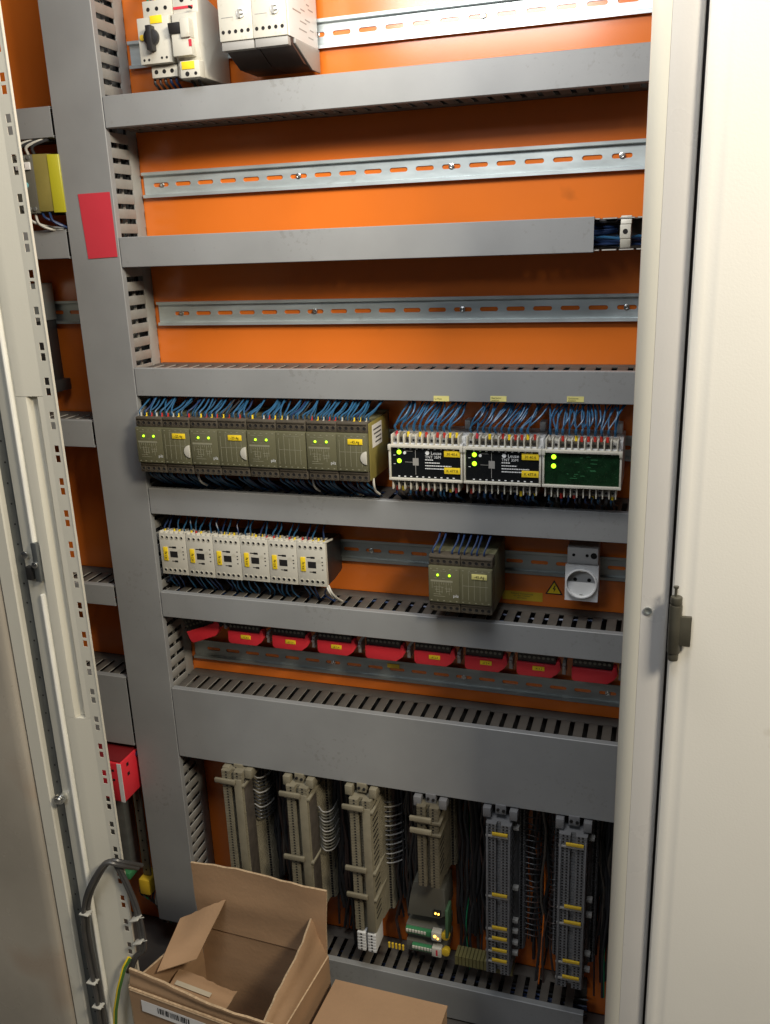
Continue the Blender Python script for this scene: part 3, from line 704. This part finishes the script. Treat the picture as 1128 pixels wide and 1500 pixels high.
# wires arching beside the strips
def wire(pts, r, mt, label, group, n=6, smooth=5):
    P = [Vector(p) for p in pts]; out = []
    Q = [P[0]*2-P[1]]+P+[P[-1]*2-P[-2]]
    for i in range(1, len(Q)-2):
        for k in range(smooth):
            u = k/smooth; a, b_, c, d = Q[i-1], Q[i], Q[i+1], Q[i+2]
            out.append(0.5*((2*b_)+(c-a)*u+(2*a-5*b_+4*c-d)*u*u+(3*b_-a-3*c+d)*u**3))
    out.append(P[-1])
    o = part('wire', MB().tube(out, r, n), mt); tag(o, label, 'wire', group); return o
for i in range(13):
    z = -62-i*6.2
    wire([(256, -62, z), (268, -70, z-3), (276, -52, z-9), (272, -10, z-14)], 1.1, GUNM if i % 3 else GREYM, 'dark wire looping off the right side of the second terminal strip', 'wire loops beside the second strip')
for i in range(12):
    z = -20-i*7
    wire([(141, -64, z), (154, -66, z-3), (160, -44, z-8), (157, -6, z-12)], 1.2, WIREK if i % 4 else GREYM, 'dark wire looping off the right side of the first terminal strip', 'wire loops beside the first strip')
for i in range(14):
    z = -50-i*9
    wire([(362, -40, z), (372, -36, z-1), (384, -22, z-3), (390, -3, z-4)], 1.2, GREYM if i % 2 else WIREK, 'grey wire leaving the right side of the third terminal strip', 'wires beside the third strip')
for (xa, xb, g) in ((600, 618, 'fifth'), (640, 624, 'sixth')):
    for i in range(22):
        z = -40-i*10.5
        wire([(xa-8 if g == 'fifth' else xa+2, -34, z), ((xa+xb)/2, -32+jit(3), z-2), (xb, -14, z-12-jit(4))], 1.0, WIREK if i % 3 else BROWN, 'thin dark wire beside the %s terminal strip' % g, 'thin wires beside the %s strip' % g)
for (x, c, r_) in ((618, ORANGE, 1.2), (612, WIREK, 2.2), (626, BROWN, 2.0), (714, WIREK, 2.4), (706, BROWN, 1.6), (722, WIREG, 1.2), (507, WIREK, 2.2), (500, WIREG, 1.3), (296, WIREK, 2.2), (404, WIREK, 2.0), (396, BROWN, 1.8), (184, WIREK, 2.2)):
    wire([(x, -8, 20), (x+jit(5), -14, -80), (x+jit(8), -20+jit(6), -180), (x+jit(9), -26, -270), (x+jit(5), -30, -360)], r_, c, 'long wire hanging on the dark plate between terminal strips', 'long wires hanging between the terminal strips')

for (xa, xb, lab) in ((152, 198, 'first and second'), (262, 306, 'second and third'), (374, 420, 'third and fourth'), (478, 528, 'fourth and fifth'), (592, 634, 'fifth and sixth'), (702, 738, 'sixth strip and the post')):  # dense dark cables added to deepen the shade over the plate
    b = MB(); nn = 30 if xb < 600 else (15 if xb < 700 else 22)
    for q in range(nn):
        x = xa+(xb-xa)*(q+0.5)/nn+jit(3); y = -6-random.uniform(0, 22); b.mi(random.choice((0, 0, 0, 0, 1, 1, 2, 3)))
        b.tube([(x+jit(5), y+jit(4), 25-45*i) for i in range(int(random.uniform(7, 10)))], random.uniform(1.5, 3.2), 6)
    o = part('shade_cable_mass', b, [WIREK, BROWN, HOLE, BROWNT]); tag(o, 'dark mass of cables added to deepen the shade between the %s terminal strips' % lab if 'post' not in lab else 'dark mass of cables added to deepen the shade between the sixth strip and the right post', 'cables', kind='stuff')

# ------------------------------------------------------------------ bus module near bottom
t = thing('bus_module', 'grey bus coupler module with two amber lights near the bottom', 'bus module', (436, 0, -232))
part('housing', MB().ext([(-34, -10), (-28, 30), (-22, 56), (6, 62), (22, 52), (30, 50), (32, 0), (20, -8)], 'y', -8, -62), GUNM, t, bev=2)
part('light_holder', MB().box(12, 24, -62, -66, 0, 10), BLACK, t, bev=0.6)
part('status_light', MB().cyl((15.5, -66, 6), 'y', 1.5, -1.5, 10), LEDA, t)
part('status_light', MB().cyl((20.5, -66, 5.5), 'y', 1.5, -1.5, 10), LEDA, t)
part('side_rib', MB().box(31, 36, -40, -66, -40, 14), mat('green_rib', (0.08, 0.16, 0.08), 0.5), t, bev=1)
for j, (zz, lit) in enumerate(((-288+14, True), (-288-18, False))):
    t = thing('connector_module', ('upper green and white connector module with lit amber lamp', 'lower green and white connector module')[j], 'connector', (400, 0, zz), 'green and white connector modules')
    part('housing', MB().box(-2, 66, -8, -58, -12, 8), GUNM, t, bev=1)
    b = MB()
    for i in range(7): b.box((i if j == 0 else i+2)*6.0*0.83, (i if j == 0 else i+2)*6.0*0.83+4.0, -62, -66, 0, 5)
    part('connector_pin', b, WHITE, t, bev=0.3)
    part('connector_body', MB().box(-1+(10 if j else 0), 44, -56, -64, -4, 6.5), GREENC, t, bev=0.5)
    part('end_cap', MB().box(44, 60, -56, -68, -6, 11), WHITE, t, bev=0.8)
    if lit: part('status_light', MB().cyl((50, -68, 3.5), 'y', 2.2, -1.2, 10).cyl((55, -68, 0), 'y', 1.4, -1.2, 10), LEDA, t)
    else: part('red_mark', MB().box(51, 54, -68, -68.4, -3, 8), REDP, t)
    part('yellow_lever', MB().cyl((66, -54, 2), 'y', 7, -10, 14), OCHRE, t, bev=0.8)
b = MB()
for i in range(5): b.cyl((372+i*6, -72, -307), 'z', 1.9, 9, 8)
fr_ = part('ferrules', b, OCHRE); tag(fr_, 'row of small yellow ferrules above the lowest duct, left of the bus module', 'ferrules', kind='stuff')
b = MB()
for i in range(16): b.box(482+i*6, 487+i*6, -40, -64, -322, -305)
fr_ = part('terminal_row', b, mat('olive_yellow_terminal', (0.16, 0.14, 0.05), 0.6)); tag(fr_, 'dim row of olive terminals lying above the lowest duct', 'terminal row')

# ------------------------------------------------------------------ wires into relays and controllers
def fan_up(xs_, y, z, ztop, lab, grp, mt=BLUE, r=1.2, lean=(6, 16)):
    sh = jit(6)
    for x in xs_:
        l = random.uniform(*lean) if random.random() < 0.72 else random.uniform(-12, 30); yb = -46-random.uniform(0, 18)
        wire([(x, y, z), (x+jit(0.8), y-1, z+8), (x+l*0.5+jit(1.5), y+10, z+0.55*(ztop-z)), (x+l+jit(3), yb, ztop+6)], r, mt if random.random() < 0.86 else random.choice((BLUED, BLUE, WIREK)), lab, grp)
rn = ['leftmost', 'second', 'third', 'rightmost']
for i in range(4):
    x0 = 25+89.6*i
    pts = [x0+5.4+8.6*k+ (0 if k < 5 else 1.4) for k in range(10) if random.random() < 0.95]
    fan_up(pts, -97, 586, 614, 'thin blue wire rising from the top of the %s olive double relay' % rn[i], 'blue wires above the olive relays', lean=(2, 14) if i != 2 else (8, 20))
    fan_up([p+1.5 for p in pts], -88, 584, 614, 'thin blue wire rising from the top of the %s olive double relay' % rn[i], 'blue wires above the olive relays', lean=(2, 18))
    fe = MB()
    for p in pts:
        fe.mi(random.choice((0, 0, 1, 2, 3))).cyl((p-x0, -97, 82.5), 'z', 1.7, 5, 8)
    fo = part('ferrules', fe, [REDF, YEL, WIREW, OLIVED])
    fo.location = Vector((x0, 0, 504.5))*K
    root = [o_ for o_ in bpy.data.objects if o_.name.startswith('safety_relay') and abs(o_.location.x/K-x0) < 1][0]
    fo.parent = root; fo.location = (0, 0, 0)
    for k in range(14):
        x = x0+5+6*k+jit(2.5)
        if random.random() < 0.85:
            wire([(x, -92, 505), (x+jit(1), -93, 498), (x+random.uniform(0, 6), -78, 486), (x+random.uniform(2, 14), -50, 468)], 1.35, BLUE if random.random() < 0.75 else BLUED,
                 'blue wire dropping from under the %s olive double relay' % rn[i], 'blue wires under the olive relays')
for x in (113, 294, 384):
    wire([(x, -92, 507), (x+1, -94, 497), (x+1, -88, 488), (x+3, -76, 480)], 1.6, GREYM if x < 300 else WIREW, 'short whitish cable dropping beside an olive relay into the duct', 'whitish cables under the olive relays')
cn = ['left', 'middle', 'right']
for i, (x0, wd) in enumerate(((409.5, 102.5), (512.5, 102.5), (615.5, 99.5))):
    W = wd-1; p = (W-10)/11
    for k in range(11):
        if k == 10 and i < 2: continue
        for rep in range(3 if random.random() < 0.45 else 2):
            x = x0+3.8+p*(k+0.5)+jit(1)
            wire([(x, -87, 574), (x+jit(0.7), -88, 582), (x+(10 if i < 2 else 2)+jit(7), -78+jit(7), 597+jit(3)), (x+(20 if i < 2 else 6)+jit(16), -48+jit(8), 622)], 1.15, BLUE,
                 'blue wire rising from the top of the %s controller' % cn[i], 'blue wires above the controllers')
    for k in range(11):
        for rep in range(2 if random.random() < 0.6 else 1):
            x = x0+3.8+p*(k+0.5)+jit(2)
            wire([(x, -86, 494), (x, -88, 487), (x+jit(5), -70, 478), (x+jit(8), -46, 462)], 1.4, random.choice((BLUE, BLUED, WIREK, WIREK)), 'dark blue wire dropping under the %s controller' % cn[i], 'wires under the controllers')
for i in range(6):
    x0 = 22.5+46.2*i
    for k in range(5):
        x = x0+7.4+8.4*k
        if random.random() < 0.85:
            wire([(x, -66, 402), (x+jit(0.9), -68, 408), (x+jit(5)+2, -64+jit(5), 420), (x+jit(11)+4, -48, 438)], 1.25, BLUE if random.random() < .85 else BLUED, 'blue wire rising from the %s white contactor' % ordn[i], 'blue wires above the white contactors')
        if random.random() < 0.8:
            x = x0+6+8.4*k
            wire([(x, -64, 333), (x+jit(1), -66, 326), (x+jit(5), -58, 312), (x+jit(8), -44, 296)], 1.25, BLUE if random.random() < .75 else BLUED, 'blue wire dropping from the %s white contactor' % ordn[i], 'blue wires under the white contactors')
wire([(296, -70, 333), (301, -74, 325), (304, -66, 314), (308, -48, 300)], 1.6, WIREW, 'white and green cable beside the sixth contactor', None)
wire([(299, -70, 333), (305, -72, 322), (309, -62, 310), (312, -46, 298)], 1.6, WIREW, 'second pale cable beside the sixth contactor, slightly to the right', None)
wire([(46, -60, 326), (36, -62, 326), (24, -60, 316), (12, -50, 308)], 2.6, BLUED, 'thick dark blue cable curving left under the first contactor', None)
for k in range(9):
    x = 468+8.9*k+jit(1)
    if k in (2,): continue
    wire([(x, -96, 404), (x, -98, 411), (x+4+jit(2), -84, 424), (x+4+jit(3), -52, 440)], 1.35, BLUED, 'dark blue wire rising from the lone olive relay', 'wires above the lone olive relay')
for (x, c) in ((99, WIREG), (110, YEL), (114, WIREG), (104, WIREK), (118, WIREW), (126, WIREG)):
    wire([(x, -78, 1120), (x+2, -80, 1128), (x+3, -70, 1150), (x+5, -50, 1180)], 1.7, c, 'short coloured wire entering the motor switch from above', 'coloured wires above the motor switch')
for (x, c) in ((96, WIREK), (104, BROWN), (112, WIREK), (120, BLUED), (128, BLUED), (150, WIREK), (160, WIREK)):
    wire([(x, -74, 1034), (x, -74, 1028), (x-1, -62, 1022), (x-2, -46, 1010)], 1.8, c, 'dark wire dropping from the motor switch into the top duct', 'dark wires below the motor switch')
# bundles lying inside the ducts, glimpsed through the slots; top two added to block light
for (zz, h, n_) in ((978.5, 40, 16), (796, 41, 16), (613, 40, 10), (431, 40, 8), (259.5, 41, 7), (6, 126, 14), (-420, 66, 8)):
    b = MB()
    for q in range(n_):
        y0, z0 = -12-random.uniform(0, 40), zz+6+random.uniform(0, 0.72)*h
        b.mi(q % 3).tube([(22+i*48, y0+jit(5), z0+jit(4)) for i in range(15)], 1.8, 5)
    o = part('wire_bundle', b, [BLUED, WIREK, BLUED]); tag(o, 'loose bundle of dark wires inside a duct, seen through its slots; in the top two ducts added to block light', 'wire bundle', kind='stuff')
b = MB()
for q in range(9):
    x0, y0 = -56+random.uniform(0, 60), -14-random.uniform(0, 40)
    b.mi(q % 3).tube([(x0+jit(4), y0+jit(4), -300+i*100) for i in range(16)], 1.9, 5)
o = part('wire_bundle', b, [BLUED, WIREK, GREYM]); tag(o, 'bundle of dark wires inside the tall vertical duct', 'wire bundle', kind='stuff')

# ------------------------------------------------------------------ left compartment
t = thing('coupling_relay', 'black relay with a yellow side cover in the left compartment', 'relay', (-120, 0, 874))
part('housing', MB().box(-14, 20, -8, -92, 0, 78), GUNM, t, bev=1)
part('side_cover', MB().ext([(20, -92), (42, -86), (50, -60), (50, -10), (20, -10)], 'z', 2, 78), OLIVET, t, bev=1)
part('yellow_cover', MB().ext([(41, -88), (56, -82), (58, -50), (54, -10), (42, -10)], 'z', 0, 77), mat('bright_yellow_plastic', (0.40, 0.37, 0.02), 0.35), t, bev=1)
tg_ = part('white_tag', MB().box(-8, 16, -92, -95, 58, 68), PAPER, t, bev=0.5)
text_part('lettering', '2K1', 7.5, (4, -95.3, 60.5), BLACK, t, 'CENTER')
part('indicator', MB().cyl((4, -92, 38), 'y', 4, -2, 12), mat('light_blue_plastic', (0.2, 0.55, 0.6), 0.4), t)
b = MB()
for k in range(3): b.cyl((-4+9*k, -92, 74), 'y', 2.8, -2, 10).cyl((-4+9*k, -92, 6), 'y', 2.8, -2, 10)
part('terminal_screws', b, ZINCD, t, kind='stuff')
for q, (c, dz) in enumerate(((WIREW, 0), (WIREW, -5), (BLUED, 3), (BLUED, -2))):
    wire([(-124+q*12, -86, 874), (-116+q*12, -90, 864+dz), (-98+q*10, -80, 856+dz), (-76, -60, 852)], 1.8, c, 'pale or blue wire under the yellow sided relay', 'wires under the yellow sided relay')
for q in range(4):
    wire([(-130+q*10, -86, 952), (-128+q*10, -90, 962), (-112+q*10, -80, 970), (-90, -60, 972)], 2.0, (WIREW, WIREK, WIREW, WIREK)[q], 'wire above the yellow sided relay', 'wires above the yellow sided relay')
t = thing('contactor', 'tall black contactor with silver top in the left compartment', 'contactor', (-172, 0, 608))
part('housing', MB().box(-20, 10, -8, -66, 0, 112).box(-20, 22, -8, -50, 2, 20), BLACK, t, bev=1.5)
part('terminal_cap', MB().box(-20, 12, -8, -70, 112, 168).box(-20, 6, -70, -78, 118, 160), ZINCD, t, bev=1.5)
t = thing('isolator_box', 'bright red plastic box with a white stripe in the left compartment', 'red box', (-110, 0, -74))
part('housing', MB().ext([(-40, -8), (-40, -112), (20, -120), (37, -120), (37, -62), (30, -8)], 'z', 0, 74), RED, t, bev=2)
part('lid', MB().ext([(-38, -12), (-38, -108), (20, -116), (34, -116), (34, -62), (28, -12)], 'z', 74, 76.5), mat('dark_red_plastic', (0.20, 0.012, 0.015), 0.5), t)
part('white_stripe', MB().box(30, 37.6, -119.5, -120.6, 0.5, 74), WHITEP, t)
part('cover_slots', MB().box(19, 23, -119, -120.6, 58, 62).box(19, 23, -119, -120.6, 40, 44).box(36.5, 37.5, -104, -98, 60, 66).box(36.5, 37.5, -104, -98, 42, 48), HOLE, t)
part('blue_knob', MB().cyl((37, -72, 66), 'x', 5, 5, 12), BLUED, t, bev=0.6)
t = thing('busbar', 'pale perforated busbar strip below the red box', 'busbar', (-110, 0, -278))
part('bar', MB().box(4, 19, -50, -54, 0, 195), CREAMT, t, bev=0.6)
b = MB()
for k in range(9): b.cyl((11.5, -54, 12+21*k), 'y', 1.7, -0.4, 10)
part('bar_hole', b, HOLE, t)
part('end_support', MB().box(0, 22, -30, -66, -34, -2), OCHRE, t, bev=2)
t = thing('conduit_pipe', 'grey conduit strip left of the perforated busbar', 'conduit', (-150, 0, -280))
part('pipe', MB().box(-22, 18, -20, -50, 0, 215), ZINCD, t, bev=4)
part('green_cap', MB().box(-6, 16, -20, -58, -14, 0), GREENC, t, bev=2)
for q in range(7):
    wire([(-120+q*7, -40, -300), (-116+q*6, -56, -320-q*3), (-100+q*4, -40, -350), (-92+q*8, -30, -400)], 2.0, (WIREK, GREYM, WIREG, OLIVED, WIREK, WIREW, GREYM)[q], 'tangled wire below the busbar in the left compartment', 'tangled wires below the busbar')

# cable loop over the left post
def bundle(pts, offs, r, lab):
    t = thing('cable', lab, 'cable', pts[0])
    for (ax, ay) in offs:
        P = [Vector(p)+Vector((ax+jit(.6), ay, jit(1))) for p in pts]; out = []
        Q = [P[0]*2-P[1]]+P+[P[-1]*2-P[-2]]
        for i in range(1, len(Q)-2):
            for k in range(6):
                u = k/6; a, b_, c, d = Q[i-1], Q[i], Q[i+1], Q[i+2]
                out.append(0.5*((2*b_)+(c-a)*u+(2*a-5*b_+4*c-d)*u*u+(3*b_-a-3*c+d)*u**3))
        out.append(P[-1]); part('cable_strand', MB().tube(out, r, 8), mat('cable_sheath', (0.055, 0.052, 0.05), 0.4, var=0.2, scale=30) if ('cs' not in CACHE) else CACHE['cs'], t, absolute=True)
    return t
CACHE['cs'] = mat('cable_sheath', (0.055, 0.052, 0.050), 0.38, var=0.2, scale=30)
bundle([(80, -310, -22), (72, -336, 2), (56, -346, 8), (34, -350, -22), (14, -350, -62), (3, -348, -110), (1, -346, -170), (4, -346, -230), (3, -346, -290), (8, -346, -380)], ((0, 0), (5, 2), (2.5, -5)), 3.2, 'dark cable bundle looping over the left post and down')
bundle([(60, -338, 6), (72, -336, -30), (82, -334, -70), (86, -334, -110), (84, -334, -145), (72, -336, -160), (58, -338, -190)], ((0, 0), (4.5, 1)), 3.0, 'dark cable curving down the right side of the left post')
t = thing('cable', 'yellow and green earth cable hanging by the cardboard box', 'cable', (50, -345, -330))
ep = [(66, -340, -160), (60, -346, -172), (48, -350, -210), (38, -352, -250), (30, -352, -300), (24, -350, -380)]
part('cable_sheath', MB().tube(ep, 3.2, 8), YEL, t, absolute=True)
part('cable_stripe', MB().tube([(a+1.9, b_-1.6, c) for a, b_, c in ep], 2.2, 8), mat('green_sheath', (0.06, 0.16, 0.03), 0.4), t, absolute=True)
for (x, y, z, a) in ((12, -352, -82, 0), (3, -350, -208, 0), (6, -350, -252, 0), (84, -338, -88, 30), (84, -338, -128, 30)):
    o = part('cable_tie', MB().box(-6, 9, -7, 5, -1.0, 1.0).box(9, 18 if a else 11, -3, -1.6, -0.7, 0.7), WIREW, bev=0.4)
    o.location = Vector((x, y, z))*K; o.rotation_euler = (0, R(-a*0.8), 0)
    tag(o, 'white cable tie round the dark cable loop' + (' on the right branch' if a else ' on the left branch'), 'cable tie', 'white cable ties')

# ------------------------------------------------------------------ cardboard boxes
def sheet(corners, th=3.2, warp=3.0, n=12):
    """quad sheet with thickness, gently warped; corners in order a b c d (a-b is the hinge side)"""
    a, b_, c, d = [Vector(p) for p in corners]; nv = (b_-a).cross(d-a).normalized(); m_ = MB(); ph = random.uniform(0, 6)
    if th < 1: warp = 0; n = 1
    front, back = [], []
    for i in range(n+1):
        for j in range(n+1):
            u, v = i/n, j/n; p = (a*(1-u)+b_*u)*(1-v)+(d*(1-u)+c*u)*v
            o_ = warp*v*(math.sin(3.1*u+ph)+0.6*math.sin(7*u+2*v+ph*2))+warp*0.3*math.sin(9*v+ph)
            e = 0.9*math.sin(31*u+ph)*v if warp else 0
            p = p+nv*o_+(d-a).normalized()*e
            front.append(p); back.append(p+nv*th)
    N_ = n+1; vs = front+back; M_ = len(front); f0, f1 = [], []
    for i in range(n):
        for j in range(n):
            q = (i*N_+j, (i+1)*N_+j, (i+1)*N_+j+1, i*N_+j+1); f0 += [q, tuple(M_+k for k in q[::-1])]
    for i in range(n):
        for (x, y) in ((i*N_, (i+1)*N_), (i*N_+n, (i+1)*N_+n), (i, i+1), (n*N_+i, n*N_+i+1)): f1.append((x, y, M_+y, M_+x))
    m_.add(vs, f0+f1); m_.m = [0]*len(f0)+[1]*len(f1)
    return m_
BL, BR, FR, FL = (96, -196, -218), (318, -206, -216), (306, -366, -212), (68, -350, -200)
ZB = -424
t = thing('cardboard_box', 'open brown cardboard box with raised flaps and a barcode label', 'cardboard box', (190, -280, ZB))
def P_(p, z=None, dx=0, dy=0): return (p[0]+dx, p[1]+dy, p[2] if z is None else z)
part('back_wall', sheet([BL, BR, P_(BR, ZB), P_(BL, ZB)]), [CARD, CARDE], t, absolute=True)
part('front_wall', sheet([FR, FL, P_(FL, ZB), P_(FR, ZB)]), [CARD, CARDE], t, absolute=True)
part('left_wall', sheet([FL, BL, P_(BL, ZB), P_(FL, ZB)]), [CARD, CARDE], t, absolute=True)
part('right_wall', sheet([BR, FR, P_(FR, ZB), P_(BR, ZB)]), [CARD, CARDE], t, absolute=True)
part('box_floor', MB().box(60, 305, -350, -205, ZB, ZB+3), CARD, t, absolute=True)
part('flap', sheet([BL, BR, (322, -200, -100), (96, -200, -95)]), [CARD, CARDE], t, absolute=True, label='tall flap standing up at the back')
part('flap', sheet([BR, FR, (291, -366, -186), (297, -208, -150)]), [CARD, CARDE], t, absolute=True, label='right flap leaning inwards')
part('flap', sheet([(84, -306, -214), (128, -266, -216), (150, -202, -156), (80, -225, -185)]), [CARD, CARDE], t, absolute=True, label='shaded left flap with pointed corner')
fl = part('flap', sheet([FR, FL, (70, -350, -170), (303, -368, -188)]), [CARD, CARDE], t, absolute=True, label='low front flap')

part('crease', sheet([(70, -354.5, -203), (304, -370.5, -214), (304, -370.0, -212.5), (70, -354.0, -201.5)], 0.6), [CARDE, CARDE], t, absolute=True)
def on_front(u, v):   # point on the front wall, u from left, v down from the rim
    a = Vector(FL); b_ = Vector(FR); d = (b_-a); p = a+d*(u/d.length); n = Vector((-d.y, d.x, 0)).normalized()
    return Vector((p.x, p.y, p.z-v))-n*0.8-Vector((0, 0, 0))
nrm = (Vector(FR)-Vector(FL)).cross(Vector((0, 0, 1))).normalized()
def fp(u, v, o=0.8):
    a = Vector(FL); d = (Vector(FR)-a).normalized(); p = a+d*u; return Vector((p.x, p.y, p.z-v))+nrm*(3.4+o)
lb = part('address_label', sheet([fp(20, 14), fp(150, 14), fp(150, 34), fp(20, 34)], 0.3), [PAPER, PAPER], t, absolute=True)
b = MB(); u = 48.0
while u < 100:
    wv = random.choice((0.8, 1.4, 2.4)); b.add([fp(u, 17, 1.3), fp(u+wv, 17, 1.3), fp(u+wv, 27, 1.3), fp(u, 27, 1.3)], [(0, 1, 2, 3)]); u += wv+random.choice((0.8, 1.2, 2.0))
part('barcode', b, BLACK, lb, absolute=True)
part('inner_packing', sheet([(92, -300, -250), (190, -300, -262), (190, -262, -262), (92, -262, -250)], 2), [CARD, CARDE], t, absolute=True)
part('packing_tape', sheet([(100, -290, -247), (160, -292, -254), (160, -284, -254), (100, -282, -247)], 0.5), [TAPE, TAPE], t, absolute=True)
t = thing('cardboard_box', 'closed flat brown cardboard box to the right of the open box', 'cardboard box', (420, -300, ZB))
c2 = [(333, -214), (506, -216), (500, -420), (322, -420)]
part('box_body', MB().ext(c2, 'z', ZB, -254), CARD, t, absolute=True)
part('top_flap', MB().ext([(332, -213), (507, -215), (501, -421), (321, -421)], 'z', -253.6, -250), CARD, t, absolute=True)

# ------------------------------------------------------------------ the thinnest, most crowded wires become one mass per place
def join_group(g, label):
    obs = [o for o in bpy.data.objects if o.parent is None and o.get('group') == g]
    if not obs: return
    vs, fs, mi, mats = [], [], [], []
    for o in obs:
        mt_ = o.data.materials[0]
        if mt_ not in mats: mats.append(mt_)
        b0 = len(vs); vs += [tuple(v.co) for v in o.data.vertices]
        for p in o.data.polygons: fs.append(tuple(b0+k for k in p.vertices)); mi.append(mats.index(mt_))
    me = bpy.data.meshes.new('wire_mass'); me.from_pydata(vs, [], fs)
    for mt_ in mats: me.materials.append(mt_)
    me.polygons.foreach_set('material_index', mi); me.shade_smooth(); me.set_sharp_from_angle(angle=R(50))
    for o in obs: bpy.data.objects.remove(o)
    o = bpy.data.objects.new('wire_mass', me); col.objects.link(o); tag(o, label, 'wires', kind='stuff')
join_group('wire loops beside the second strip', 'dark wire loops off the right side of the second terminal strip')
join_group('wire loops beside the first strip', 'dark wire loops off the right side of the first terminal strip')
join_group('wires beside the third strip', 'short grey wires off the right side of the third terminal strip')
join_group('thin wires beside the fifth strip', 'comb of thin dark wires to the right of the fifth terminal strip')
join_group('thin wires beside the sixth strip', 'comb of thin dark wires to the left of the sixth terminal strip')
join_group('blue wires under the olive relays', 'crowded dark blue wires under the row of olive relays')
join_group('wires under the controllers', 'crowded dark wires under the three controllers')

# ------------------------------------------------------------------ tell alike wires apart by their place
def ordinal(n): return '%d%s' % (n, 'th' if 10 <= n % 100 <= 20 else {1: 'st', 2: 'nd', 3: 'rd'}.get(n % 10, 'th'))
grp = {}
for o in bpy.data.objects:
    if o.parent is None and o.get('category') in ('wire', 'cable tie'): grp.setdefault(o['label'], []).append(o)
for lab, obs in grp.items():
    if len(obs) < 2: continue
    tie = obs[0]['category'] == 'cable tie'
    P0 = [(o.location if tie else o.data.vertices[0].co).copy() for o in obs]
    spanx = max(p.x for p in P0)-min(p.x for p in P0); spanz = max(p.z for p in P0)-min(p.z for p in P0)
    if spanx < 0.001 and spanz < 0.001: continue
    horiz = spanx >= spanz
    order = sorted(range(len(obs)), key=lambda i: P0[i].x if horiz else -P0[i].z)
    for r_, i in enumerate(order): obs[i]['label'] = lab+', '+ordinal(r_+1)+(' from left' if horiz else ' from top')
